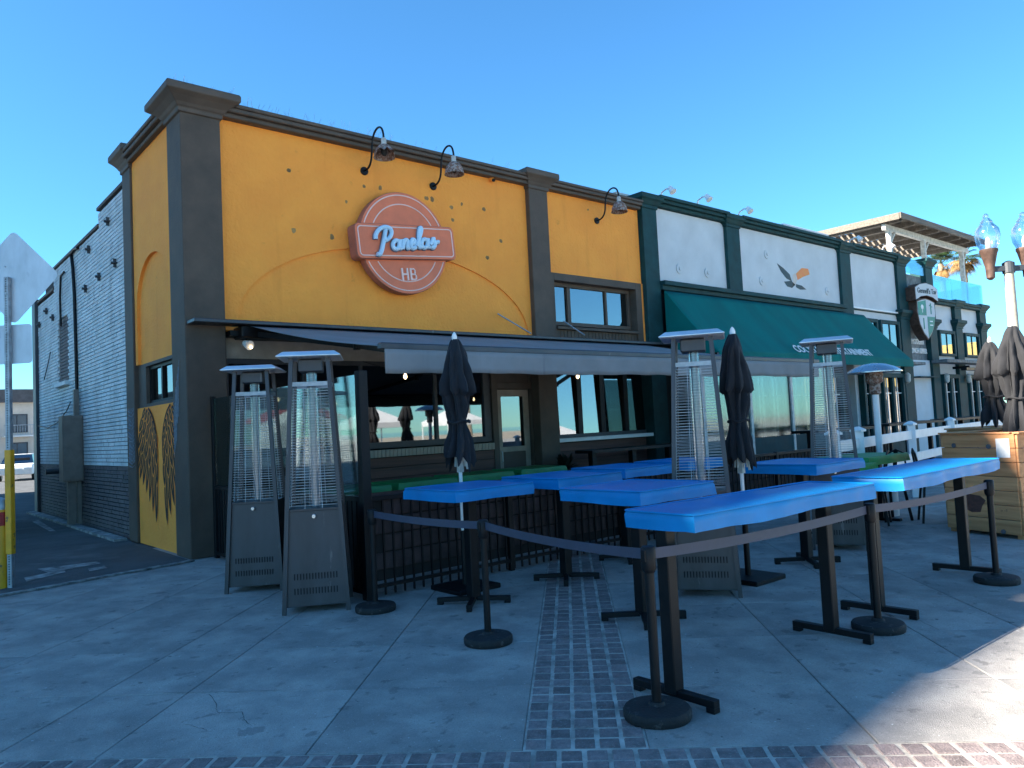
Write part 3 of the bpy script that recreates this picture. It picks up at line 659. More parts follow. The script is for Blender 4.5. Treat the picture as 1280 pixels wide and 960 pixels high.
# green covered tables and bench inside the patio, plant
def cover_mesh(lx, ly, drop, z, mat, wr=.006, name='cover', bulge=.0):
    mb = MB(); nx, ny = max(8, int(lx*16)), max(8, int(ly*16)); ph = random.uniform(0, 9)
    def zz(x, y): return z+wr*(math.sin(x*5.2+ph)+math.sin(y*6.1+x*3.1+ph*2)+.6*math.sin(x*13+y*9+ph))-wr
    b0 = 0
    for j in range(ny+1):
        for i in range(nx+1):
            x = -lx/2+lx*i/nx; y = -ly/2+ly*j/ny; ed = i in (0, nx) or j in (0, ny); mb.v.append((x*(1-.022/lx) if i in (0, nx) else x, y*(1-.022/ly) if j in (0, ny) else y, zz(x, y)-(.004 if ed else 0)))
    for j in range(ny):
        for i in range(nx): a_ = j*(nx+1)+i; mb.f.append((a_, a_+1, a_+nx+2, a_+nx+1))
    per = [(i, 0) for i in range(nx)]+[(nx, j) for j in range(ny)]+[(i, ny) for i in range(nx, 0, -1)]+[(0, j) for j in range(ny, 0, -1)]
    n = len(per); rows = 4; base = len(mb.v)
    for r in range(1, rows+1):
        for k, (i, j) in enumerate(per):
            x, y, z_ = mb.v[j*(nx+1)+i]; t = r/rows
            o = (.010*math.sin(k*.55+ph)+.006*math.sin(k*1.7+ph*3))*t*(wr/.006)
            cn = min(abs(abs(x)-lx/2)/.12, 1)+min(abs(abs(y)-ly/2)/.12, 1)
            o += .014*math.sin(k*2.1+ph)*t*max(0, 1-min(cn, 1))+.005*math.sin(k*.9+ph*1.3)*math.sin(t*3.1)
            fx = (1+.022/lx if i in (0, nx) else 1)+o/(lx/2); fy = (1+.022/ly if j in (0, ny) else 1)+o/(ly/2)
            mb.v.append((x*fx, y*fy, z_-t*drop+(wr*1.6)*math.sin(k*.31+ph)*t))
    for r in range(rows):
        for k in range(n):
            k2 = (k+1) % n
            if r == 0: a_, b2 = per[k][1]*(nx+1)+per[k][0], per[k2][1]*(nx+1)+per[k2][0]
            else: a_, b2 = base+(r-1)*n+k, base+(r-1)*n+k2
            c_, d_ = base+r*n+k2, base+r*n+k
            mb.f.append((a_, d_, c_, b2))
    me = mb.mesh(name, M(mat), smooth=True)
    return me
def patio_table(x, y, lx, ly, zt, label):
    t = empty('patio_table', (x, y, 0), label=label, cat='table', group='green covered tables inside the patio')
    link('cover', cover_mesh(lx, ly, .14, zt, 'greencover', wr=.002), t); P('table_top', MB().box(-lx/2+.02, lx/2-.02, -ly/2+.02, ly/2-.02, zt-.07, zt-.03), 'redwood', t)
    for sx in (-1, 1):
        for sy in (-1, 1): P('leg', MB().box(sx*(lx/2-.1)-.03, sx*(lx/2-.1)+.03, sy*(ly/2-.1)-.03, sy*(ly/2-.1)+.03, 0, zt-.07), 'black', t)
for i, (x, y) in enumerate(((1.5, -1.9), (2.75, -1.75), (4.0, -1.6), (5.3, -1.5))):
    patio_table(x, y, 1.05, .8, .98, ('green covered patio table next to the glass windbreak', 'second green covered patio table from the glass windbreak', 'third green covered patio table from the glass windbreak', 'green covered patio table in front of the tan door')[i])
bn = empty('patio_bench', (3.4, -3.4, 0), label='dark wooden bar counter just inside the patio picket fence', cat='counter')
P('counter_top', MB().box(-2.9, 5.6, -.16, .16, .93, .97), 'redwood', bn, bev=.005)
for x in (-2.7, -.6, 1.5, 3.6, 5.4): P('leg', MB().box(x-.04, x+.04, -.04, .04, 0, .93), 'black', bn)
for i, (x, lab) in enumerate(((8.6, 'dark wooden drinks counter under the four-pane window'),)):
    t = empty('drinks_counter', (x, -.55, 0), label=lab, cat='counter')
    P('counter_top', MB().box(-.95, 2.1, -.25, .25, 1.08, 1.14), 'black', t)
    for k in (-.7, .55, 1.8): P('leg', MB().box(k-.06, k+.06, -.06, .06, 0, 1.08), 'black', t)
pl = empty('potted_plant', (7.2, -.45, 0), label='dark leafy potted plant in front of the brown pillar', cat='plant')
P('pot', MB().lathe([(.16, 0), (.22, .45), (.24, .5), (.2, .5), (.19, .42)], 16), 'black', pl, smooth=True)
lf = MB()
for i in range(46):
    a_ = random.uniform(0, 6.28); L2 = random.uniform(.3, .62); e_ = random.uniform(.5, 1.35); w2 = .045
    pts = [Vector((0, 0, .75))+Vector((math.cos(a_)*math.cos(e_)*L2*t, math.sin(a_)*math.cos(e_)*L2*t, math.sin(e_)*L2*t-.25*t*t*L2)) for t in (0, .35, .7, 1)]
    sd_ = Vector((-math.sin(a_), math.cos(a_), 0))
    for k, (w0, w1) in enumerate(((.3, 1), (1, .8), (.8, .02))): lf.quad(pts[k]-sd_*w2*w0, pts[k]+sd_*w2*w0, pts[k+1]+sd_*w2*w1, pts[k+1]-sd_*w2*w1)
P('foliage', lf, 'darkleafy', pl); P('stem', MB().tube([(0, 0, .4), (.01, .01, .8)], .03), 'palmtrunk', pl)
# ---------------------------------------------------------------- patio heaters
def build_heater(name):
    t = empty(name)
    zb, zg, zt = .06, .92, 2.345; hb_, hg, ht = .30, .222, .178
    def half(z): return hb_+(ht-hb_)*(z-zb)/(zt-zb)
    P('base_panel', MB().loft([[(sx*(half(z)-.012), sy*(half(z)-.012), z) for sx, sy in ((-1, -1), (1, -1), (1, 1), (-1, 1))] for z in (zb, zg)]), 'heater', t, bev=.004)
    P('shelf', MB().box(-half(zg)+.002, half(zg)-.002, -half(zg)+.002, half(zg)-.002, zg, zg+.02), 'heater', t)
    for sx, sy in ((-1, -1), (1, -1), (1, 1), (-1, 1)):
        P('corner_post', MB().bar((sx*half(.0), sy*half(.0), .0), (sx*half(zt), sy*half(zt), zt), .04, .04, (0, 1, 0)), 'heater', t)
    P('head_frame', MB().box(-half(2.1), half(2.1), -half(2.1)-.012, -half(2.1)+.012, 2.08, 2.12).box(-half(2.1), half(2.1), half(2.1)-.012, half(2.1)+.012, 2.08, 2.12).box(-half(2.1)-.012, -half(2.1)+.012, -half(2.1), half(2.1), 2.08, 2.12).box(half(2.1)-.012, half(2.1)+.012, -half(2.1), half(2.1), 2.08, 2.12), 'zinc', t)
    P('burner_head', MB().box(-.12, .12, -.12, .12, 2.22, 2.34), 'heater', t, bev=.01)
    P('glass_tube', MB().lathe([(.052, zg+.02), (.052, 2.22)], 20), 'tube', t, smooth=True)
    P('tube_core', MB().lathe([(.035, zg+.02), (.035, 2.21)], 14), 'tubecore', t, smooth=True)
    P('hood', MB().loft([[(sx*h, sy*h, z) for sx, sy in ((-1, -1), (1, -1), (1, 1), (-1, 1))] for h, z in ((.10, 2.346), (.30, 2.35), (.315, 2.36), (.25, 2.405), (.02, 2.415))]), 'alu', t, bev=.004)
    gd = MB()
    z = zg+.05
    while z < 2.08:
        h = half(z)-.004
        for (x0, y0, x1, y1) in ((-h, -h, h, -h), (h, -h, h, h), (h, h, -h, h), (-h, h, -h, -h)): gd.bar((x0, y0, z), (x1, y1, z), .0035)
        z += .0265
    for (sx, sy) in ((-1, 0), (1, 0), (0, -1), (0, 1)):
        a0, a1 = half(zg)-.004, half(2.08)-.004
        for o in (-.33, .33):
            gd.bar((sx*a0+(o*a0 if sx == 0 else 0), sy*a0+(o*a0 if sy == 0 else 0), zg+.02), (sx*a1+(o*a1 if sx == 0 else 0), sy*a1+(o*a1 if sy == 0 else 0), 2.08), .004)
    P('wire_guard', gd, 'zinc', t)
    vs = MB()
    for z0 in (.17, .30):
        for i in range(15):
            x = -.2+i*.0286; h = half(z0+.03)
            vs.box(x-.005, x+.005, -h+.006, -h+.0135, z0, z0+.055); vs.box(x-.005, x+.005, h-.0135, h-.006, z0, z0+.055)
            vs.box(-h+.006, -h+.0135, x-.005, x+.005, z0, z0+.055)
    tag(P('vent_slots', vs, 'hole', t), kind='stuff')
    P('knob', MB().tube([(0, -half(.87)+.015, .87), (0, -half(.87)-.03, .87)], .02, 14), 'steel', t, bev=.003)
    for sx in (-1, 1): P('caster', MB().tube([(sx*.26-.02, .27, .04), (sx*.26+.02, .27, .04)], .04, 14), 'rubber', t)
    P('gas_bottle', MB().lathe([(.14, .03), (.16, .06), (.16, .45), (.1, .55), (.04, .6)], 14), 'zinc', t, smooth=True)
    return t
ht0 = build_heater('patio_heater')
HL = [((-.13, -2.87), -34.7, 1.06, 'dark pyramid patio heater between corner pillar and the other heater', 0),
      ((-.14, -4.38), -31, 1.06, 'dark pyramid patio heater beside the tall black patio post', 0),
      ((2.70, -7.02), -56, 1.06, 'dark pyramid patio heater behind the long blue table', 0),
      ((5.72, -6.86), -64, 1.09, 'dark pyramid patio heater in front of the green awning lettering', 0)]
for i, ((x, y), a_, sc, lab, _) in enumerate(HL):
    o = ht0 if i == 0 else copy_tree(ht0)
    o.location = (x, y, 0); o.rotation_euler = (0, 0, rad(a_)); o.scale = (1, 1, sc)
    tag(o, lab, 'heater', 'pyramid patio heaters')
t = empty('mushroom_heater', (8.8, -6.04, 0), label='round domed patio heater with white pole by the white fence', cat='heater')
P('base', MB().lathe([(.22, 0), (.22, .75), (.16, .8), (.03, .82)], 20), 'whitepaint', t, smooth=True); P('pole', MB().lathe([(.05, .8), (.05, 1.95)], 14), 'whitepaint', t, smooth=True)
P('burner', MB().lathe([(.06, 1.93), (.085, 1.95), (.085, 2.10), (.13, 2.14), (.13, 2.28)], 16), 'rust', t, smooth=True); P('hood', MB().lathe([(.42, 2.28), (.42, 2.295), (.33, 2.36), (.18, 2.42), (.02, 2.44)], 28), 'steel', t, smooth=True)
# ---------------------------------------------------------------- blue covered bar tables
def bar_table(x, y, lx, ly, zt, label, rz=0, long=False):
    t = empty('bar_table', (x, y, 0), rz, label, 'table', 'blue covered bar tables on the plaza')
    link('cover', cover_mesh(lx, ly, .105, zt, 'blue', wr=.0026), t)
    P('table_top', MB().box(-lx/2+.02, lx/2-.02, -ly/2+.02, ly/2-.02, zt-.08, zt-.03), 'black', t)
    pp = [(x_, y_, zt-.0045+.002*math.sin(x_*7+y_*5)) for x_, y_ in rrect(lx+.002, ly+.002, .03, 4)]
    P('piping', MB().tube(pp+pp[:1], .0065, 6), 'blue', t, smooth=True)
    if long:
        for sx in (-1, 1):
            px_ = sx*(lx/2-(.06 if sx < 0 else .28))
            P('column', MB().box(px_-.042, px_+.042, -.045, .045, .05, zt-.08), 'black', t, bev=.006)
            P('foot', MB().box(px_-.028, px_+.028, -.31, .31, .03, .075).box(px_-.028, px_+.028, -.31, -.25, 0, .031).box(px_-.028, px_+.028, .25, .31, 0, .031), 'black', t, bev=.003)
    else:
        P('column', MB().box(-.05, .05, -.05, .05, .05, zt-.08), 'black', t, bev=.006)
        P('spider', MB().box(-.25, .25, -.03, .03, zt-.1, zt-.081).box(-.03, .03, -.25, -.031, zt-.1, zt-.081).box(-.03, .03, .031, .25, zt-.1, zt-.081), 'black', t)
        for k in range(4):
            a_ = rad(45+90*k); d_ = Vector((math.cos(a_), math.sin(a_), 0))
            P('foot', MB().bar(d_*.03+Vector((0, 0, .052)), d_*.36+Vector((0, 0, .045)), .05, .042).bar(d_*.30+Vector((0, 0, .012)), d_*.36+Vector((0, 0, .012)), .05, .024), 'black', t, bev=.003)
    return t
bar_table(.90, -5.58, .95, .86, 1.15, 'square blue covered bar table beside the closed umbrella at the picket fence')
bar_table(2.24, -5.50, .97, .92, 1.15, 'square blue covered bar table straddling the brick walkway')
bar_table(1.45, -7.25, .98, .92, 1.15, 'square blue covered bar table right of the walkway behind the long one')
bar_table(1.12, -8.66, 2.18, .55, 1.14, 'long blue covered bar table beside the brick walkway', rad(-1.5), True)
bar_table(3.93, -8.62, 2.42, .6, 1.14, 'long blue covered bar table in front of the wooden crate', rad(1.5), True)
bar_table(4.50, -7.08, 1.06, .95, 1.15, 'square blue covered bar table touching the heater near the green awning')
bar_table(3.55, -5.25, .95, .9, 1.15, 'square blue covered bar table at the fence nearer the walkway')
bar_table(4.75, -5.25, .98, .9, 1.15, 'square blue covered bar table at the fence farther from the walkway')
# ---------------------------------------------------------------- queue posts and belts
def queue_post(x, y, label, base='rubber', h=.97):
    t = empty('queue_post', (x, y, 0), label=label, cat='queue post', group='belt barrier posts')
    P('base', MB().lathe([(.19, 0), (.195, .015), (.195, .045), (.185, .06), (.16, .066), (.05, .072), (.04, .09)], 32), base, t, smooth=True)
    P('pole', MB().lathe([(.0275, .07), (.0275, h-.1)], 16), 'blackplastic', t, smooth=True); P('head', MB().lathe([(.032, h-.15), (.043, h-.13), (.043, h-.01), (.036, h)], 16), 'blackplastic', t, smooth=True)
    P('belt_clip', MB().box(-.05, .05, -.018, .018, h-.085, h-.015), 'black', t, bev=.004)
QP = [((.12, -5.04), 'queue post with round base at the corner of the picket fence'), ((.14, -6.76), 'queue post standing alone left of the brick walkway'), ((-.18, -8.72), 'queue post with a scuffed base at the end of the long table by the walkway'), ((2.33, -8.85), 'queue post between the two long blue tables'), ((4.57, -8.96), 'queue post at the end of the long table by the crate')]
for (x, y), lab in QP: queue_post(x, y, lab)
for i in range(4):
    (x0, y0), (x1, y1) = QP[i][0], QP[i+1][0]
    d = Vector((x1-x0, y1-y0, 0)); L2 = d.length; n_ = 24; mb = MB(); z0 = .925
    sag = (.02, .03, .03, .03)[i]
    for k in range(n_+1):
        t = (.04+(L2-.08)*k/n_)/L2; p = Vector((x0, y0, 0))+d*t; z = z0-sag*4*t*(1-t); tw = .25*math.sin(math.pi*t)*(1 if i % 2 else -1)
        nn = Vector((d.y, -d.x, 0)).normalized()
        mb.v += [tuple(p+Vector((0, 0, z-.031))-nn*.012*tw), tuple(p+Vector((0, 0, z+.031))+nn*.012*tw)]
    for k in range(n_): mb.f.append((2*k, 2*k+2, 2*k+3, 2*k+1))
    o = mb.build('barrier_belt', M('belt')); mo = o.modifiers.new('thick', 'SOLIDIFY'); mo.thickness = .003
    tag(o, ('dark belt stretched from the fence corner to the post left of the walkway', 'dark belt stretched across the brick walkway', 'dark belt stretched along the long table by the walkway', 'dark belt stretched along the long table by the crate')[i], 'belt', 'barrier belts')
# ---------------------------------------------------------------- closed umbrellas
def umbrella(x, y, ztop, hem, mat, label, sc=1., base=True, polecol='whitepaint', seed=1, zbase=0):
    rnd_ = random.Random(seed)
    t = empty('closed_umbrella', (x, y, 0), label=label, cat='umbrella', group='closed market umbrellas')
    prof = [(0, .035), (.03, .06), (.12, .10), (.26, .145), (.38, .18), (.42, .185), (.435, .14), (.55, .125), (.66, .095), (.70, .09), (.74, .10), (.85, .145), (.95, .16), (1.0, .155)]
    nr, na = 44, 96; mb = MB(); offs = [rnd_.uniform(-.5, .5) for _ in range(8)]; amp = [rnd_.uniform(.6, 1.3) for _ in range(8)]; hemo = [rnd_.uniform(-.10, .10) for _ in range(8)]
    def pr_(t_):
        for (a_, r0), (b2, r1) in zip(prof, prof[1:]):
            if t_ <= b2: return r0+(r1-r0)*(t_-a_)/(b2-a_)
        return prof[-1][1]
    for j in range(nr+1):
        t_ = j/nr; r0 = pr_(t_)*sc
        for k in range(na):
            th = 2*math.pi*k/na; sec = th/(2*math.pi)*8; i = int(sec) % 8; fr = sec-int(sec)
            tw = .35*math.sin(t_*5+seed)
            fold = abs(((fr+tw+offs[i]*.15) % 1)-.5)*2
            depth = min(1, t_*4)*(.42 if t_ < .43 else .5)*(1-.6*math.exp(-((t_-.68)/.05)**2))
            r = r0*(1-depth*amp[i]*(1-fold)**1.3)*(1+.08*math.sin(3*th+seed*2+t_*7))+.006*math.sin(7*th+t_*30+seed)
            dz = 0
            if t_ > .9: dz = (t_-.9)/.1*(hemo[i]*fold-.10*(1-fold)+.05)
            lob = -.07*max(0, 1-abs(t_-.42)/.05)*fold
            mb.v.append((r*math.cos(th)+.012*math.sin(t_*9+seed), r*math.sin(th)+.012*math.cos(t_*7+seed), ztop-.06-(ztop-.06-hem)*t_-dz+lob))
    for j in range(nr):
        for k in range(na): a_ = j*na+k; b2 = j*na+(k+1) % na; mb.f.append((a_, b2, b2+na, a_+na))
    mb.f.append(tuple(range(na)))
    P('canopy', mb, mat, t, smooth=True)
    P('strap', MB().tube([(.107*sc*math.cos(a_*.2618)+.01, .107*sc*math.sin(a_*.2618), ztop-.06-(ztop-.06-hem)*(.68+.01*math.sin(a_))) for a_ in range(25)], .012, 6), mat, t)
    P('finial', MB().lathe([(.028, -.07), (.03, -.03), (.02, 0), (.004, .02)], 12, (0, 0, ztop)), 'whitepaint', t, smooth=True)
    P('pole', MB().lathe([(.02, .5+zbase), (.02, ztop-.05)], 12), polecol, t, smooth=True)
    if base:
        P('stand_tube', MB().lathe([(.03, .04), (.03, .62)], 12), 'black', t, smooth=True); P('base_plate', MB().box(-.27, .27, -.27, .27, 0, .05), 'black', t, bev=.008)
        P('crank', MB().bar((0, -.02, hem+.05), (.04, -.06, hem+.0), .025).bar((.04, -.06, hem), (.045, -.07, hem-.09), .018).box(-.025, .025, -.03, .03, hem-.12, hem+.02), 'pale', t)
        for k in range(6):
            a_ = k*1.05; P('rib', MB().bar((.03*math.cos(a_), .03*math.sin(a_), hem+.3), (.06*math.cos(a_), .06*math.sin(a_), hem-.06), .012), 'pale', t)
    else: P('stand_tube', MB().lathe([(.03, .2), (.03, .6+zbase)], 12), 'black', t, smooth=True)
umbrella(1.27, -4.95, 2.74, 1.36, 'navy', 'closed dark navy umbrella at the picket fence left of the walkway', 1.12, seed=1)
umbrella(3.36, -7.05, 2.62, 1.22, 'navy', 'closed dark navy umbrella between the two heaters behind the long table', 1.0, seed=4)
umbrella(9.03, -7.66, 2.66, 1.42, 'charcoal', 'closed charcoal umbrella in the rear crate beside the white fence', 1.28, False, 'whitepaint', seed=6, zbase=.5)
umbrella(8.16, -8.20, 2.78, 1.30, 'charcoal', 'closed charcoal umbrella in the wooden crate with the paper notice', 1.3, False, 'whitepaint', seed=9, zbase=.5)
# ---------------------------------------------------------------- wooden crates
def crate(x, y, rz, lx, ly, h, label, first=False):
    t = empty('wooden_crate', (x, y, 0), rz, label, 'crate', 'wooden planter crates')
    n = 7; ph = (h-.05)/n
    for s2 in (-1, 1):
        for k in range(n):
            z0 = .05+k*ph; o = random.uniform(-.003, .003)
            P('plank', MB().box(-lx/2, lx/2, s2*ly/2-.014+o, s2*ly/2+.014+o, z0+.003, z0+ph-.004), 'pinewood', t, bev=.004)
            P('plank', MB().box(s2*lx/2-.014+o, s2*lx/2+.014+o, -ly/2+.016, ly/2-.016, z0+.003, z0+ph-.004), 'pinewood', t, bev=.004)
        P('rim', MB().box(-lx/2-.03, lx/2+.03, s2*ly/2-.06, s2*ly/2+.03, h, h+.022), 'pinewood', t, bev=.004); P('rim', MB().box(s2*lx/2-.06 if s2 > 0 else s2*lx/2-.03, s2*lx/2+.03 if s2 > 0 else s2*lx/2+.06, -ly/2+.061, ly/2-.061, h, h+.021), 'pinewood', t, bev=.004)
        for s3 in (-1, 1): P('corner_post', MB().box(s2*(lx/2-.06)-.04, s2*(lx/2-.06)+.04, s3*(ly/2-.06)-.04, s3*(ly/2-.06)+.04, 0, h), 'pinewood', t)
    P('soil', MB().box(-lx/2+.03, lx/2-.03, -ly/2+.03, ly/2-.03, .06, h-.2), 'roofdark', t)
    if first:
        P('paper_notice', MB().box(-lx/2-.0185, -lx/2-.0175, -ly/2+.08, -ly/2+.26, h-.30, h-.06), 'paper', t)
        for yy, zz in ((-.17, h-.16), (.33, h-.15), (-.28, .08), (.3, h-.38)):
            P('bolt', MB().tube([(-lx/2-.012, yy, zz), (-lx/2-.03, yy, zz)], .03, 10), 'roofdark', t)
        st_ = MB(); pts = [(.22*math.cos(k*.7)*random.uniform(.6, 1), .15*math.sin(k*.7)*random.uniform(.6, 1)+.42) for k in range(9)]
        st_.prism(pts, lambda a_, z: (-lx/2-.0185, a_+.12, z), lambda a_, z: (-lx/2-.0175, a_+.12, z)); P('paint_smear', st_, 'redwood', t)
crate(8.06, -8.16, rad(-20), 1.36, 1.06, 1.31, 'pale wooden crate with paper notice beside the long blue table', True)
crate(9.2, -7.75, rad(-20), 1.0, 1.2, 1.33, 'pale wooden crate behind the one with the paper notice')
# ---------------------------------------------------------------- green terrace tables, bistro chairs, white fence
def green_table(x, y, lx, ly, zt, label, rz=0):
    t = empty('terrace_table', (x, y, 0), rz, label, 'table', 'green covered terrace tables')
    link('cover', cover_mesh(lx, ly, .12, zt, 'greencover', wr=.002), t); P('table_top', MB().box(-lx/2+.02, lx/2-.02, -ly/2+.02, ly/2-.02, zt-.07, zt-.03), 'black', t)
    for sx in (-1, 1): P('leg', MB().box(sx*(lx/2-.15)-.04, sx*(lx/2-.15)+.04, -.04, .04, .04, zt-.07).box(sx*(lx/2-.15)-.04, sx*(lx/2-.15)+.04, -.28, .28, 0, .04), 'black', t)
green_table(7.75, -6.25, 1.3, .8, 1.03, 'green covered table beside the white fence, next to the domed heater')
green_table(6.75, -6.35, .8, .8, .96, 'green covered table next to the pyramid heater')
def bistro_chair(x, y, rz, label, h=1.0):
    t = empty('bistro_chair', (x, y, 0), rz, label, 'chair', 'black metal bistro chairs')
    P('seat', MB().box(-.18, .18, -.18, .18, .62, .645), 'black', t, bev=.01)
    for sx, sy in ((-1, -1), (1, -1), (1, 1), (-1, 1)): P('leg', MB().bar((sx*.15, sy*.15, .62), (sx*.22, sy*.22, 0), .03), 'black', t)
    P('back_frame', MB().tube([(-.17, .17, .62), (-.18, .22, .85), (-.14, .25, 1.02), (0, .26, 1.08), (.14, .25, 1.02), (.18, .22, .85), (.17, .17, .62)], .013, 8), 'black', t, smooth=True)
    P('back_slat', MB().bar((0, .18, .64), (0, .26, 1.07), .07, .006, (0, 1, 0)), 'black', t); P('footrest', MB().box(-.2, .2, -.2, -.185, .22, .235).box(-.2, .2, .185, .2, .22, .235), 'black', t)
for px_, py_, a_, lab in ((1092, 655, 200, 'black metal bistro chair between the pyramid heater and the green table'), (1112, 650, 150, 'black metal bistro chair in front of the green table'), (1172, 652, 30, 'black metal bistro chair beside the wooden crate')):
    c = gnd(px_, py_); bistro_chair(c.x, c.y, rad(a_), lab)
wf = empty('white_fence', (0, 0, 0), label='white vinyl rail fence in front of the pub terrace', cat='fence')
def dep(px_, d_, z): 
    r_ = ray(px_, 520); return CP+r_*d_
FP = []
for px_, d_ in ((1040, 10.9), (1071, 12.0), (1137, 14.6), (1187, 17.0), (1232, 19.6), (1275, 22.5)):
    c = CP+ray(px_, 520)*d_; FP.append(Vector((c.x, c.y, 0)))
wf.location = FP[0]
for k, c in enumerate(FP):
    c = c-FP[0]
    P('post', MB().box(c.x-.07, c.x+.07, c.y-.07, c.y+.07, 0, 1.36, rz=.6), 'whitepaint', wf, bev=.006); P('post_cap', MB().loft([[(c.x+sx*h, c.y+sy*h, z) for sx, sy in ((-1, -1), (1, -1), (1, 1), (-1, 1))] for h, z in ((.09, 1.36), (.09, 1.39), (.02, 1.44))]), 'whitepaint', wf)
    if k:
        p = FP[k-1]-FP[0]
        for z in (.35, .75, 1.18): P('rail', MB().bar((p.x, p.y, z), (c.x, c.y, z), .045, .16), 'whitepaint', wf, bev=.004)
# dark drink rail / tables behind the fence
for i, (x, y, L2) in enumerate(((12.6, -3.4, 2.6), (17.2, -3.0, 3.4), (21.5, -2.8, 3.0))):
    t = empty('terrace_counter', (x, y, 0), label=('dark terrace counter behind the white fence below the green awning', 'dark terrace counter in front of the pub doorway', 'dark terrace counter beyond the pub doorway by the far doors')[i], cat='counter', group='dark terrace counters')
    P('counter_top', MB().box(-L2/2, L2/2, -.3, .3, 1.26, 1.32), 'black', t)
    for k in (-1, 0, 1): P('leg', MB().box(k*L2*.42-.05, k*L2*.42+.05, -.05, .05, 0, 1.26), 'black', t)
# ================================================================ PUB BUILDING
pub = empty('pub_building', (0, 0, 0), label='white pub building with dark green pilasters and cornices beside the yellow restaurant', cat='building')
def PB(name, mb, mat, parent=pub, **k): return mb.build(name, M(mat), parent, **k)
PB('core_wall', MB().box(10.66, 24.9, .55, 14, 0, 6.85).box(24.9, 27.6, .5, 14, 0, 6.75).box(27.6, 33.0, .14, 14, 0, 5.75).box(21.1, 24.6, .14, .56, 0, 5.05), 'whitewall')
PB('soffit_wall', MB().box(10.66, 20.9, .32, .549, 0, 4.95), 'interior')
for x0, x1 in ((11.2, 14.12), (14.74, 20.4), (21.1, 24.6)):
    PB('white_panel', MB().prism([(x0, 5.10), (x1, 5.10), (x1, 6.78), (x1-.04, 6.86), (x1-.14, 6.90), (x0+.14, 6.90), (x0+.04, 6.86), (x0, 6.78)], lambda x, z: (x, .10, z), lambda x, z: (x, .549, z)), 'whitewall')
PB('green_band', MB().box(10.66, 24.9, .12, .54, 5.0, 6.98), 'greenpaint')
CP2 = [(0, 6.6), (.03, 6.61), (.03, 6.68), (.06, 6.7), (.12, 6.78), (.17, 6.82), (.17, 6.93), (.1, 6.95)]
def pil(x0, x1, z1=6.6, z0=0, y0=0., dz=0., caps=(0,)):
    p = PB('pilaster', MB().box(x0, x1, y0, .56, z0, z1), 'greenpaint', bev=.008)
    for c in caps: PB('capital', MB().loft([rectloop(x0, x1, y0+.0, .5, o*.85, z+c) for o, z in CP2]), 'greenpaint', p, bev=.006)
    return p
pil(10.64, 11.18, caps=(.2,), z1=6.85); pil(14.12, 14.74, z0=5.08, caps=(.2,), z1=6.85); pil(20.4, 21.1, z0=3.3, caps=(.2,), z1=6.85); pil(24.6, 25.35, caps=(.2, -1.75), z1=6.85)
pil(27.1, 27.75, z1=6.95, caps=(.35, -1.95)); pil(29.67, 30.35, z1=5.6, caps=(-1.05, -1.85)); pil(32.4, 33.1, z1=5.6, caps=(-1.05, -1.85))
for (x0, x1) in ((11.3, 14.0), (14.86, 20.28), (21.22, 24.5)):
    PB('cornice', MB().box(x0-.12, x1+.12, -.02, .5, 6.92, 7.0).box(x0-.12, x1+.12, -.1, .5, 7.0, 7.08).box(x0-.12, x1+.12, -.16, .5, 7.08, 7.16), 'greenpaint', bev=.01)
PB('cornice', MB().box(11.18, 20.4, -.06, .5, 4.84, 4.95).box(11.18, 20.4, -.14, .5, 4.95, 5.06), 'greenpaint', bev=.01); PB('cornice', MB().box(21.1, 24.6, .02, .5, 5.04, 5.09), 'whitepaint')
PB('cornice', MB().box(27.76, 29.66, -.06, .5, 5.62, 5.72).box(27.76, 29.66, -.12, .5, 5.72, 5.82), 'greenpaint', bev=.01); PB('cornice', MB().box(30.36, 32.39, -.06, .5, 5.62, 5.72).box(30.36, 32.39, -.12, .5, 5.72, 5.82), 'greenpaint', bev=.01)
PB('parapet_cap', MB().loft([rectloop(10.3, 10.8, .5, 2.2, o, z) for o, z in ((0, 6.9), (0, 7.1), (.05, 7.14), (.05, 7.24))]), 'pale')
for (px_, py_) in ((849, 336), (884, 341), (952, 351), (1034, 364), (958, 318)):
    c = onY(px_, py_, .1); PB('rosette', MB().tube([(c.x, .10, c.z), (c.x, .075, c.z)], .13, 18).tube([(c.x, .08, c.z), (c.x, .05, c.z)], .05, 10), 'whitewall')
for x0, x1, z0, z1, g_ in ((21.3, 22.8, 3.55, 4.75, 0), (23.0, 24.5, 3.55, 4.75, 0), (28.0, 29.55, 3.62, 4.62, 0), (30.6, 32.2, 3.62, 4.62, 0)):
    w = PB('window', MB().box(x0, x0+.12, -.0, .12, z0, z1).box(x1-.12, x1, -.0, .12, z0, z1).box(x0+.12, x1-.12, -.0, .12, z1-.12, z1).box(x0+.12, x1-.12, -.0, .12, z0, z0+.1), 'greenpaint', bev=.006)
    PB('pane', MB().box(x0+.12, x1-.12, .06, .066, z0+.1, z1-.12), 'paneglass', w); PB('window_back', MB().box(x0+.1, x1-.1, .10, .115, z0+.08, z1-.1), 'artdark', w); PB('mullion', MB().box((x0+x1)/2-.025, (x0+x1)/2+.025, .04, .09, z0+.1, z1-.12), 'greenpaint', w)
PB('slate_panel', MB().box(25.36, 27.09, .18, .49, 3.42, 6.6), 'slate'); PB('white_pier', MB().box(24.75, 27.09, .10, .17, 0, 3.42).box(25.36, 27.09, .17, .49, 0, 3.42), 'whitewall')
PB('entry_shade', MB().box(25.36, 27.09, -.22, .17, 2.76, 2.80), 'greenpaint')
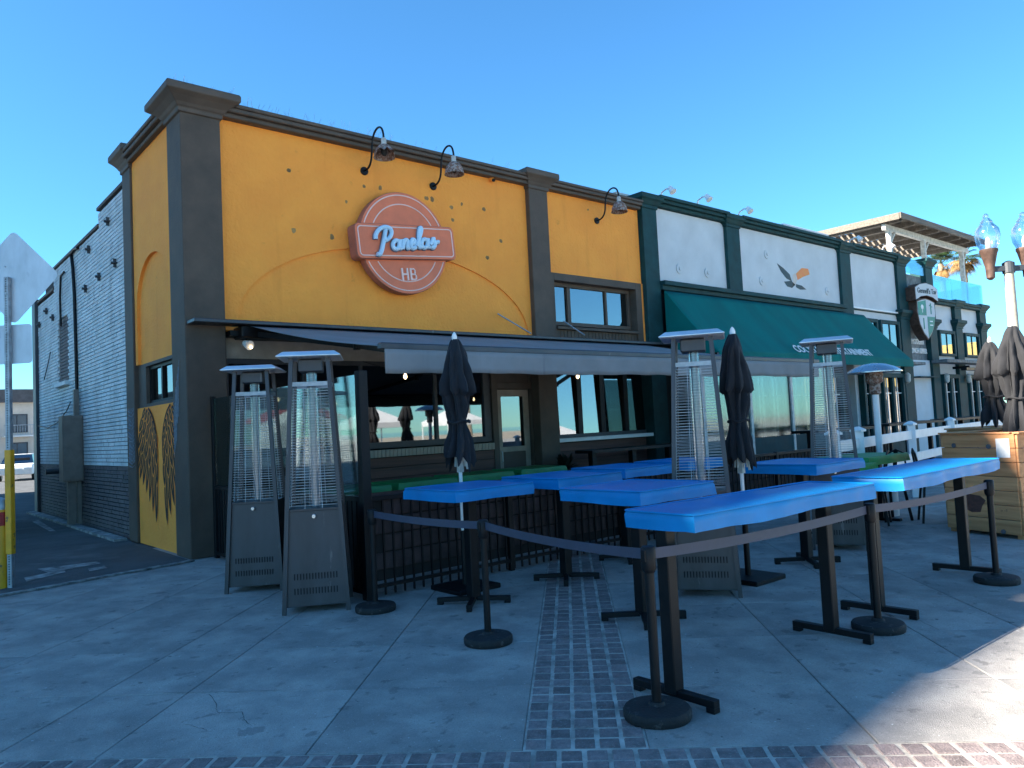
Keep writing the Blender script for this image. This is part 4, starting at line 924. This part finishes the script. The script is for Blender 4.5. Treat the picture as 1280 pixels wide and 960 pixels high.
for x0, x1 in ((12.3, 13.9), (15.2, 16.8), (17.0, 18.6), (18.9, 20.3), (21.3, 22.4), (22.7, 24.4), (27.9, 29.5), (30.5, 32.2)):
    dy = -.18 if x0 > 21 else 0
    w = PB('door', MB().box(x0, x0+.14, .12+dy, .31+dy, 0, 2.9).box(x1-.14, x1, .12+dy, .31+dy, 0, 2.9).box(x0+.14, x1-.14, .12+dy, .31+dy, 2.75, 2.9).box(x0+.14, x1-.14, .12+dy, .31+dy, 0, .8).box((x0+x1)/2-.09, (x0+x1)/2+.09, .14+dy, .31+dy, .8, 2.75), 'greenpaint', bev=.006)
    for a_, b2 in ((x0+.14, (x0+x1)/2-.09), ((x0+x1)/2+.09, x1-.14)):
        PB('pane', MB().box(a_, b2, .22+dy, .226+dy, .8, 2.75), 'paneglass', w); PB('glazing_bar', MB().box((a_+b2)/2-.015, (a_+b2)/2+.015, .20+dy, .24+dy, .8, 2.75).box(a_, b2, .205+dy, .235+dy, 2.2, 2.23), 'whitepaint', w)
    PB('curtain', MB().box(x0+.14, x1-.14, .28+dy, .30+dy, .8, 2.7), 'curtain', w)
PB('hood_shelf', MB().box(20.9, 25.3, -.45, .1, 3.18, 3.28), 'slate', bev=.01); PB('hood_shelf', MB().box(27.0, 33.0, -.55, .0, 3.30, 3.42), 'slate', bev=.01)
for x in (29.0, 31.6): PB('wall_heater', MB().box(x-.75, x+.75, -.75, -.55, 3.0, 3.1), 'black'); PB('heater_arm', MB().box(x-.03, x+.03, -.6, 0, 3.1, 3.2), 'black')
for x in (24.5, 28.0, 30.2): PB('wall_lantern', MB().lathe([(.03, 0), (.09, .06), (.1, .3), (.03, .38)], 10, (x, -.12, 2.55)), 'pale', smooth=True)
# vinyl wind screens below the green awning
vs = empty('wind_screen', (10.9, -1.2, 0), label='greenish vinyl wind screen with pale posts under the green awning', cat='screen')
for k in range(4): P('post', MB().box(k*1.9-.05, k*1.9+.05, -.05, .05, 0, 2.9), 'pale', vs, bev=.005)
for k in range(3): P('vinyl_panel', MB().box(k*1.9+.05, k*1.9+1.85, -.008, .008, 1.15, 2.88), 'vinyl', vs); P('lower_panel', MB().box(k*1.9+.05, k*1.9+1.85, -.03, .03, .05, 1.14), 'greenpaint', vs)
# flood lights on the pub roofline
for i, (px_, py_, lab) in enumerate(((828, 258, 'small white flood light on first green pilaster of the pub'), (925, 280, 'small white flood light on second green pilaster of the pub'), (1064, 318, 'small white flood light on third green pilaster of the pub'), (1104, 312, 'small white flood light next to the last white panel'), (873, 258, 'small white flood light over the first white panel'))):
    c = onY(px_, py_, -.1); z = 7.16
    t = empty('flood_light', (c.x, -.05, z if i > 2 else 7.12), label=lab, cat='flood light', group='flood lights along the pub roofline')
    P('arm', MB().tube([(0, .0, 0), (0, -.06, .12), (0, -.2, .17), (0, -.33, .13)], .02, 8), 'whitepaint', t, smooth=True); P('lamp_head', MB().tube([(0, -.30, .18), (0, -.40, .04)], [.05, .09], 12), 'whitepaint', t, smooth=True)
# green awning
ga = empty('green_awning', (0, 0, 0), label='large dark green fabric awning lettered COCKTAILS ENTERTAINMENT', cat='awning')
A0, A1, YA, ZA, YR, ZR = 11.15, 21.5, -1.55, 3.16, -.12, 4.80
mb = MB(); nx, ny = 70, 14
def zsag(t): return ZR+(ZA-ZR)*t-.05*math.sin(math.pi*t)
for j in range(ny+1):
    for i in range(nx+1):
        t = j/ny; x = A0+(A1-A0)*i/nx; rib_ = (i % 10)/10
        mb.v.append((x, YR+(YA-YR)*t, zsag(t)-.018*math.sin(math.pi*rib_)*math.sin(math.pi*t)))
for j in range(ny):
    for i in range(nx): a_ = j*(nx+1)+i; mb.f.append((a_, a_+1, a_+nx+2, a_+nx+1))
gc = P('canopy', mb, 'greencanvas', ga, smooth=True); mo = gc.modifiers.new('thick', 'SOLIDIFY'); mo.thickness = .006
for x in (A0, A1):
    poly = [(YR, ZA), (YA, ZA)]+[(YR+(YA-YR)*t, zsag(t)) for t in (1, .8, .6, .4, .2, 0)][1:]
    P('side_panel', MB().prism(poly, lambda y, z: (x-.004, y, z), lambda y, z: (x+.004, y, z)), 'greencanvas', ga)
P('front_flap', MB().box(A0, A1, YA-.012, YA-.004, ZA-.20, ZA+.0), 'greencanvas', ga); P('frame_bar', MB().box(A0, A1, YA+.01, YA+.05, ZA-.05, ZA-.01), 'zinc', ga)
def text_mesh(txt, size, mat, name, parent, loc, rot, sx=1.0, ext=.004):
    cu = bpy.data.curves.new(name, 'FONT'); cu.body = txt; cu.size = size; cu.extrude = ext; cu.offset = size*.012
    to = bpy.data.objects.new(name+'_tmp', cu); COL.objects.link(to)
    dg = bpy.context.evaluated_depsgraph_get(); me = bpy.data.meshes.new_from_object(to.evaluated_get(dg)); bpy.data.objects.remove(to)
    me.materials.clear(); me.materials.append(M(mat)); xs_ = [v.co.x for v in me.vertices]; w_ = max(xs_)-min(xs_)
    o = link(name, me, parent, loc); o.rotation_euler = rot; return o, w_
tl_ = math.atan2(ZR-ZA, YR-YA)
# lettering sits low on the sloping cloth
o, w_ = text_mesh('COCKTAILS ENTERTAINMENT', .36, 'whitepaint', 'lettering', ga, (14.65, YA+.05, ZA+.10), (tl_, 0, 0)); o.scale = (4.3/w_, 1, 1)
# shield sign
sh = empty('shield_sign', (25.95, -.30, 5.0), label='thick green and white quartered shield sign with banner above the pub entrance', cat='sign')
sh.rotation_euler = (0, 0, rad(-6))
shp = [(-.62, .52), (-.3, .60), (0, .64), (.3, .60), (.62, .52), (.64, .1), (.52, -.35), (.28, -.68), (0, -.90), (-.28, -.68), (-.52, -.35), (-.64, .1)]
P('shield_body', flat(MB(), shp, .28, -.06), 'lampcup', sh, bev=.01); P('shield_face', flat(MB(), [(x*.93, z*.93) for x, z in shp], -.06, -.072), 'whitewall', sh)
M('pubgreen', (.01, .26, .19), .5, var=.2, scale=6)
P('quarter', flat(MB(), [(-.57, .47), (-.02, .56), (-.02, 0), (-.585, 0)], -.072, -.078), 'pubgreen', sh); P('quarter', flat(MB(), [(.02, -.04), (.55, -.04), (.47, -.33), (.25, -.62), (.02, -.80)], -.072, -.078), 'pubgreen', sh)
P('emblem', flat(MB(), circ(.09, 12), -.078, -.082).box(-.02, .02, -.082, -.078, -.2, 0), 'whitepaint', sh, loc=(-.3, 0, .3)); P('emblem', MB().box(-.03, .03, -.082, -.073, -.2, .2).box(-.1, -.031, -.081, -.073, .1, .14).box(.031, .1, -.081, -.073, .05, .09), 'pubgreen', sh, loc=(.3, 0, .26)); P('emblem', MB().box(-.03, .03, -.082, -.073, -.2, .2), 'pubgreen', sh, loc=(-.25, 0, -.3)); P('emblem', MB().box(-.1, .1, -.084, -.078, .02, .06).box(-.1, .1, -.084, -.078, -.12, -.08), 'whitepaint', sh, loc=(.26, 0, -.25))
bn_ = [(-.80, .52), (-.45, .66), (0, .72), (.45, .66), (.80, .52), (.80, 1.0), (.45, 1.14), (0, 1.20), (-.45, 1.14), (-.80, 1.0)]
P('banner', flat(MB(), bn_, .24, -.12), 'lampcup', sh, bev=.01); P('banner_face', flat(MB(), [(x*.95, (z-.86)*.92+.86) for x, z in bn_], -.12, -.13), 'whitewall', sh)
o, w_ = text_mesh("Gennell's Tav", .26, 'artdark', 'lettering', sh, (-.66, -.136, .80), (rad(90), 0, 0)); o.scale = (1.32/w_, 1, 1)
ps = empty('pub_lettering', (25.45, .16, 3.6), label='raised pale two-line lettering on slate below the shield sign', cat='sign')
o, w_ = text_mesh('MODERN', .27, 'whitepaint', 'lettering', ps, (.22, 0, .42), (rad(90), 0, 0), ext=.03); o.scale = (1.1/w_, 1, 1)
o, w_ = text_mesh('LUNCH OFFER', .27, 'whitepaint', 'lettering', ps, (.06, 0, .08), (rad(90), 0, 0), ext=.03); o.scale = (1.5/w_, 1, 1)
# generic painted emblem on the middle white panel (dark and orange strokes)
em = empty('wall_emblem', (0, .098, 0), label='small painted emblem of dark and orange strokes on white pub panel', cat='painted emblem')
def stroke(mat, pix):
    pts = [onY(x, y, .098) for x, y in pix]; MB().prism([(p.x, p.z) for p in pts], lambda x, z: (x, .0, z), lambda x, z: (x, -.004, z)).build('paint_stroke', M(mat), em)
stroke('artdark', ((971, 329), (979, 335), (987, 343), (990, 352), (983, 348), (976, 339)))
stroke('artdark', ((980, 352), (989, 351), (994, 356), (990, 360), (984, 358)))
stroke('artdark', ((995, 355), (1002, 357), (1008, 362), (1000, 362), (995, 359)))
stroke('artorange', ((995, 342), (1002, 335), (1010, 336), (1012, 343), (1004, 346), (997, 350)))
stroke('artpale', ((991, 344), (994, 341), (996, 350), (994, 357), (991, 356)))
# roof terrace: glass balustrade, pergola, palm, roof box
gb = empty('glass_balustrade', (0, 0, 0), label='blue tinted glass balustrade on the pub roof terrace', cat='balustrade')
for x0, x1, z0, z1 in ((27.85, 29.6, 5.83, 6.75), (29.65, 31.3, 5.83, 6.75), (31.35, 33.0, 5.83, 6.75), (25.4, 27.05, 6.62, 7.15)): P('glass_panel', MB().box(x0, x1, .04, .055, z0, z1), 'blueglass', gb)
for y0, y1 in ((.1, 2.2), (2.25, 4.4)): P('glass_panel', MB().box(32.98, 32.995, y0, y1, 5.83, 6.75), 'blueglass', gb)
pg = empty('rooftop_pergola', (25.2, .3, 6.75), label='weathered timber pergola with slatted roof on the pub roof terrace', cat='pergola')
LX, LY, HZ = 8.4, 3.6, 1.78
for x, y in ((.5, .35), (3.6, .35), (7.6, .35), (.5, 3.2), (4, 3.2), (7.6, 3.2)):
    zb_ = 0 if x < 2.2 else -1.0
    P('post', MB().box(x-.08, x+.08, y-.08, y+.08, zb_, HZ-.2), 'pale', pg, bev=.008); P('brace', MB().bar((x, y, HZ-.75), (x+.5, y, HZ-.22), .07), 'pale', pg)
for y in (.35, 3.2): P('beam', MB().box(.1, LX-.1, y-.07, y+.07, HZ-.22, HZ), 'pale', pg, bev=.006)
for i in range(8): P('rafter', MB().box(.25+i*1.1, .25+i*1.1+.1, -.25, LY, HZ, HZ+.18), 'graywood', pg)
for i in range(16):
    y0 = -.3+i*.245
    P('slat', MB().box(0, LX, y0, y0+(.24 if i < 9 else .15), HZ+.18, HZ+.22), 'graywood', pg)
P('fascia', MB().box(-.04, LX+.04, -.36, -.30, HZ+.05, HZ+.27), 'graywood', pg, bev=.006); P('fascia', MB().box(-.06, .0, -.3, LY, HZ+.02, HZ+.26), 'graywood', pg, bev=.006)
PB('roof_box', MB().box(21.0, 24.2, 2.2, 5, 6.8, 8.35), 'whitewall', bev=.02)
def palm(x, y, z0, z1, label, n=34, L_=1.5, dead=True, seed=1, rt=.16):
    rr = random.Random(seed); t = empty('palm_tree', (x, y, z0), label=label, cat='palm tree', group='fan palms')
    H = z1-z0
    P('trunk', MB().tube([(.05*math.sin(k*.7), .05*math.cos(k*.5), H*k/10) for k in range(11)], [rt*(1.2-.3*k/10)*(1+.06*(k % 2)) for k in range(11)], 12), 'palmtrunk', t, smooth=True)
    def fronds(nn, e0, e1, L2, mat, nm):
        mb = MB()
        for i in range(nn):
            a_ = rr.uniform(0, 6.283); e_ = rr.uniform(e0, e1); d_ = Vector((math.cos(a_)*math.cos(e_), math.sin(a_)*math.cos(e_), math.sin(e_))); sd_ = Vector((-math.sin(a_), math.cos(a_), 0)); up = sd_.cross(d_)*-1
            base = Vector((0, 0, H)); c = base+d_*L2*.5; mb.bar(base, c, .02, .015)
            for k in range(-8, 9):
                f_ = k*.16; q = (d_*math.cos(f_)+sd_*math.sin(f_)); l_ = L2*.62*(1-.02*k*k*.3)*rr.uniform(.8, 1.05); droop = Vector((0, 0, -.3*l_))
                w2 = (sd_*math.cos(f_)-d_*math.sin(f_))*.022
                m_ = c+q*l_*.55; e2 = c+q*l_+droop
                mb.quad(c-w2*.4, c+w2*.4, m_+w2, m_-w2); mb.quad(m_-w2, m_+w2, e2+w2*.1, e2-w2*.1)
        P(nm, mb, mat, t)
    fronds(n, -.25, 1.3, L_, 'leaf', 'crown')
    if dead: fronds(n//2, -1.3, -.3, L_*.75, 'deadleaf', 'dead_skirt')
c = onY(1203, 322, 5.0); palm(c.x, c.y, 5.7, c.z+.1, 'shaggy fan palm behind the glass balustrade of the roof terrace', 40, 1.5, seed=3)
c = onY(1176, 330, 6.5); palm(c.x, c.y, 5.7, c.z, 'low fan palm behind the pergola on the roof terrace', 24, 1.3, seed=5)
# ---------------------------------------------------------------- street lamp
sx_ = empty('street_lamp', (13.45, -6.7, 0), label='cream pole street lamp with twin clear acorn globes on rusty cups', cat='street lamp')
sx_.rotation_euler = (0, 0, rad(-40.4))
P('pole', MB().lathe([(.22, 0), (.22, .5), (.15, .6), (.105, 1.0), (.085, 4.3)], 20), 'polecream', sx_, smooth=True); P('cross_arm', MB().box(-.36, .36, -.05, .05, 4.26, 4.36).lathe([(.11, 4.22), (.11, 4.42), (.04, 4.46)], 14), 'darksteel', sx_)
for s2 in (-.36, .36):
    h_ = P('lamp_cup', MB().lathe([(.03, 4.10), (.075, 4.14), (.085, 4.36), (.10, 4.42), (.145, 4.62), (.165, 4.66), (.165, 4.70)], 16, (s2, 0, 0)), 'lampcup', sx_, smooth=True)
    P('globe', MB().lathe([(.14, 4.70), (.20, 4.82), (.225, 4.98), (.205, 5.10), (.13, 5.19), (.11, 5.22), (.115, 5.24), (.07, 5.30), (.05, 5.33), (.055, 5.37), (.02, 5.41)], 24, (s2, 0, 0)), 'globe', h_, smooth=True)
    P('bulb', MB().lathe([(.05, 4.70), (.05, 4.85), (.035, 4.92), (.005, 4.95)], 12, (s2, 0, 0)), 'whitepaint', h_, smooth=True)
# ---------------------------------------------------------------- alley things
ec = empty('electrical_cabinet', (0, 7.36, 0), label='brown metal electrical cabinet mounted on the painted brick wall', cat='cabinet')
P('cabinet_box', MB().box(-.31, .095, 0, .42, .98, 2.42), 'cabinet', ec, bev=.01); P('cabinet_door', MB().box(-.29, .06, -.014, -.001, 1.02, 2.38), 'cabinet', ec, bev=.004); P('riser', MB().box(-.2, -.05, .1, .25, 0, .98), 'cabinet', ec); P('riser', MB().box(-.02, .06, .1, .2, 0, .98), 'cabinet', ec); P('weather_head', MB().box(-.05, .05, .15, .25, 2.42, 3.0), 'cabinet', ec)
P('pipe_stub', MB().tube([(.0, 1.2, 1.2), (-.45, 1.2, 1.2)], .06, 12), 'darksteel', ec)
sp_ = gnd(14, 735); tsn = empty('sign_post', (sp_.x, sp_.y, 0), rad(-44), label='perforated steel sign post with blank diamond sign back and yellow sleeve', cat='traffic sign')
P('post', MB().box(-.03, .03, -.03, .03, 0, 3.92), 'galv', tsn, bev=.004)
hl = MB()
for k in range(70): hl.tube([(0, -.0306, 1.75+k*.031), (0, -.032, 1.75+k*.031)], .0085, 8)
for k in range(16): hl.tube([(0, -.0306, .05+k*.031), (0, -.032, .05+k*.031)], .0085, 8)
tag(P('punch_holes', hl, 'hole', tsn), kind='stuff')
P('yellow_sleeve', MB().box(-.04, .04, -.042, .04, .42, 1.72), 'yellowpaint', tsn, bev=.006)
dm = [(.61, 0), (0, .61), (-.61, 0), (0, -.61)]
def rpoly(pts, r, n=5):
    out = []
    N_ = len(pts)
    for i in range(N_):
        p = Vector(pts[i]); a_ = (Vector(pts[i-1])-p).normalized(); b2 = (Vector(pts[(i+1) % N_])-p).normalized()
        for k in range(n+1):
            t = k/n; q = p+a_*r*(1-t)**2+b2*r*t**2; out.append((q.x, q.y))
    return out
o = P('diamond_sign', flat(MB(), rpoly(dm, .08), .035, .038), 'signback', tsn); o.location = (.06, 0, 3.92)
o = P('lower_sign', flat(MB(), rpoly([(.31, .25), (-.31, .25), (-.31, -.25), (.31, -.25)], .05), .035, .038), 'signback', tsn); o.location = (-.02, 0, 3.06)
for z in (3.7, 4.05, 3.2, 2.92): P('bolt', MB().tube([(0, -.031, z), (0, -.045, z)], .012, 6), 'zinc', tsn)
bo = gnd(2, 735); t = empty('bollard', (bo.x-.02, bo.y+.0, 0), label='scuffed yellow bollard with red reflective band by the alley', cat='bollard')
P('post', MB().lathe([(.115, 0), (.115, 1.05), (.10, 1.09), (.02, 1.12)], 20), 'yellowpaint', t, smooth=True); P('reflective_band', MB().lathe([(.117, .78), (.117, .95)], 20, cap=False), 'redpaint', t); P('grey_cap', MB().lathe([(.118, .98), (.118, 1.06), (.103, 1.10), (.03, 1.13)], 20), 'zinc', t, smooth=True)
tr = empty('parked_truck', (-2.72, 6.3, 0), label='beige box truck parked in the alley behind the bollard', cat='truck')
P('body', MB().box(-1.1, 1.1, 0, 4.6, .95, 2.95), 'beige', tr, bev=.05, seg=2); P('cab', MB().box(-1.0, 1.0, 4.7, 6.4, .6, 2.2), 'beige', tr, bev=.1, seg=2); P('bumper', MB().box(-1.1, 1.1, -.15, .1, .78, .98), 'black', tr, bev=.02); P('frame_rail', MB().box(-.5, .5, .1, 6.3, .5, .94), 'black', tr)
P('windscreen', MB().box(-.9, .9, 6.39, 6.42, 1.4, 2.05), 'paneglass', tr)
for x in (-1.0, 1.0):
    for z in (1.32, 1.58): P('tail_light', MB().box(x-.06, x+.06, -.03, .01, z-.09, z+.09), 'taildark', tr, bev=.02)
for x in (-.95, .95):
    for y in (1.2, 5.6):
        wh = P('wheel', MB().tube([(x-.12, y, .42), (x+.12, y, .42)], .42, 24), 'rubber', tr, bev=.03); P('rim', MB().tube([(x-.125, y, .42), (x+.125, y, .42)], .22, 16), 'zinc', wh)
af = empty('alley_fence', (.75, 13.5, 0), label='dark vertical board fence beyond the painted brick wall', cat='fence')
bd = BX(-.02, .02, -.08, .08, .05, 1.55).mesh('board', M('black'))
for k in range(70): link('board', bd, af, (.1*k*.172, k*.172, 0))
P('rail', MB().bar((.05, 0, .4), (1.25, 12, .4), .05).bar((.05, 0, 1.3), (1.25, 12, 1.3), .05), 'black', af)
# far house across the alley
fb = empty('apartment_building', (5.5, 62, 0), label='pale two-storey apartment building with dark roof band and balcony far down the alley', cat='building')
P('wall', MB().box(-9, 6, 0, 10, 0, 5.65), 'tanwall', fb); P('roof', MB().box(-9.3, 6.3, -.5, 10.3, 5.65, 6.7), 'roofdark', fb)
for x in (-6, -2.6, .6, 3.6):
    for z, hh in ((3.2, 1.5), (.9, 1.5)):
        w = P('window', MB().box(x-.75, x-.66, -.06, .05, z, z+hh).box(x+.66, x+.75, -.06, .05, z, z+hh).box(x-.66, x+.66, -.06, .05, z+hh-.09, z+hh).box(x-.66, x+.66, -.06, .05, z, z+.09).box(x-.04, x+.04, -.05, .05, z+.09, z+hh-.09), 'darksteel', fb); P('pane', MB().box(x-.66, x+.66, -.02, -.01, z+.09, z+hh-.09), 'paneglass', w); P('blind', MB().box(x-.66, x+.66, -.006, -.001, z+.09, z+hh-.09), 'curtain', w)
    bl_ = P('balcony', MB().box(x-1, x+1, -1.0, -.01, 2.85, 2.95), 'whitepaint', fb)
    P('railing', MB().box(x-1, x+1, -1.0, -.96, 3.75, 3.8).box(x-1, x+1, -1.0, -.96, 3.0, 3.04), 'zinc', bl_)
    for k in range(12): P('baluster', MB().box(x-1+k*.18, x-.98+k*.18, -.99, -.97, 3.04, 3.75), 'zinc', bl_)
def car(x, y, rz, mat, label):
    t = empty('parked_car', (x, y, 0), rz, label, 'car')
    bod = [(-2.2, .35), (-2.25, .7), (-2.1, .92), (-1.2, .98), (1.6, 1.0), (2.15, .95), (2.25, .6), (2.15, .35)]
    P('body', MB().prism(bod, lambda a_, z: (a_, -.88, z), lambda a_, z: (a_, .88, z)), mat, t, bev=.06, seg=2)
    P('cabin', MB().loft([[(-1.3, -.82, .95), (1.5, -.82, .95), (1.5, .82, .95), (-1.3, .82, .95)], [(-.6, -.66, 1.48), (1.0, -.66, 1.48), (1.0, .66, 1.48), (-.6, .66, 1.48)]]), 'paneglass', t); P('roof', MB().box(-.62, 1.02, -.67, .67, 1.47, 1.52), mat, t, bev=.02); P('interior', MB().box(-1.0, 1.2, -.6, .6, .9, 1.3), 'interior', t)
    for a_ in (-1.35, 1.4):
        for s2 in (-.85, .85): wh = P('wheel', MB().tube([(a_, s2-.1, .33), (a_, s2+.1, .33)], .33, 20), 'rubber', t, bev=.02); P('rim', MB().tube([(a_, s2-.105, .33), (a_, s2+.105, .33)], .2, 14), 'zinc', wh)
    for s2 in (-.6, .6): P('headlight', MB().box(-2.27, -2.2, s2-.15, s2+.15, .62, .76), 'whitepaint', t); P('tail_light', MB().box(2.18, 2.26, s2-.15, s2+.15, .7, .85), 'taildark', t)
car(3.6, 42, rad(75), 'whitepaint', 'white car parked beyond the board fence at the alley end')
# pale buildings far right beyond the pub
rb = empty('beach_building', (62, -12.2, 0), label='low pale building with yellow upper wall beyond the charcoal umbrellas', cat='building')
P('wall', MB().box(-4, 14, -10, 10, 0, 3.2), 'tanwall', rb); P('upper_wall', MB().box(-3.9, 14, -9.9, 9.9, 3.35, 6.2), 'yellowwall', rb); P('ledge', MB().box(-4.3, 14, -10.3, 10.3, 3.2, 3.35), 'roofdark', rb)
for k in range(5):
    w = P('window', MB().box(-4.06, -4.0, -8+k*3.4, -6.4+k*3.4, .9, 2.4), 'darksteel', rb); P('pane', MB().box(-4.08, -4.061, -7.9+k*3.4, -6.5+k*3.4, 1.0, 2.3), 'paneglass', w)
# tall hotel across the side street whose shade falls over the plaza (outside the picture)
tw = empty('hotel_tower', (-46, 18.5-.09*46, 0), math.atan(.09), label='tall pale hotel tower across the side street to the left of the alley', cat='building')
P('wall', MB().box(-26, 22, 0, 20, 0, 39.75), 'towerwall', tw)
for fl in range(11):
    P('window_band', MB().box(-25.5, 21.5, -.05, .0, 2+fl*3.4, 3.8+fl*3.4), 'paneglass', tw)
    P('window_band', MB().box(22.0, 22.05, .5, 19.5, 2+fl*3.4, 3.8+fl*3.4), 'paneglass', tw)
# things across the plaza that the windows mirror
def tent(x, y, label):
    t = empty('canopy_tent', (x, y, 0), label=label, cat='tent', group='canopy tents across the plaza')
    for sx in (-1.5, 1.5):
        for sy in (-1.5, 1.5): P('leg', MB().box(sx-.03, sx+.03, sy-.03, sy+.03, 0, 2.2), 'whitepaint', t)
    P('canopy', MB().loft([rectloop(-1.5, 1.5, -1.5, 1.5, o, z) for o, z in ((.02, 2.0), (.05, 2.3), (-1.45, 3.2))]), 'whitepaint', t)
    P('table', MB().box(-1.3, 1.3, -.4, .4, 0, .9), 'whitepaint', t)
for i, (x, y) in enumerate(((13, -24), (19, -27), (27, -30), (33, -26))): tent(x, y, 'white canopy tent on the sunny plaza mirrored in the windows')
kk = empty('lifeguard_kiosk', (24, -48, 0), label='red roofed kiosk across the plaza mirrored in the windows', cat='kiosk')
P('wall', MB().box(-3, 3, -2, 2, 0, 3), 'whitewall', kk); P('roof', MB().loft([rectloop(-3, 3, -2, 2, o, z) for o, z in ((.4, 3.0), (.4, 3.3), (-1.5, 4.2))]), 'reddoor', kk)
for i, (x, y, z) in enumerate(((16, -50, 5.0), (31, -55, 6.0), (42, -48, 5.0), (9, -56, 6.5))): palm(x, y, 0, z, 'tall fan palm across the plaza mirrored in the windows', 26, 1.7, False, 20+i, .2)
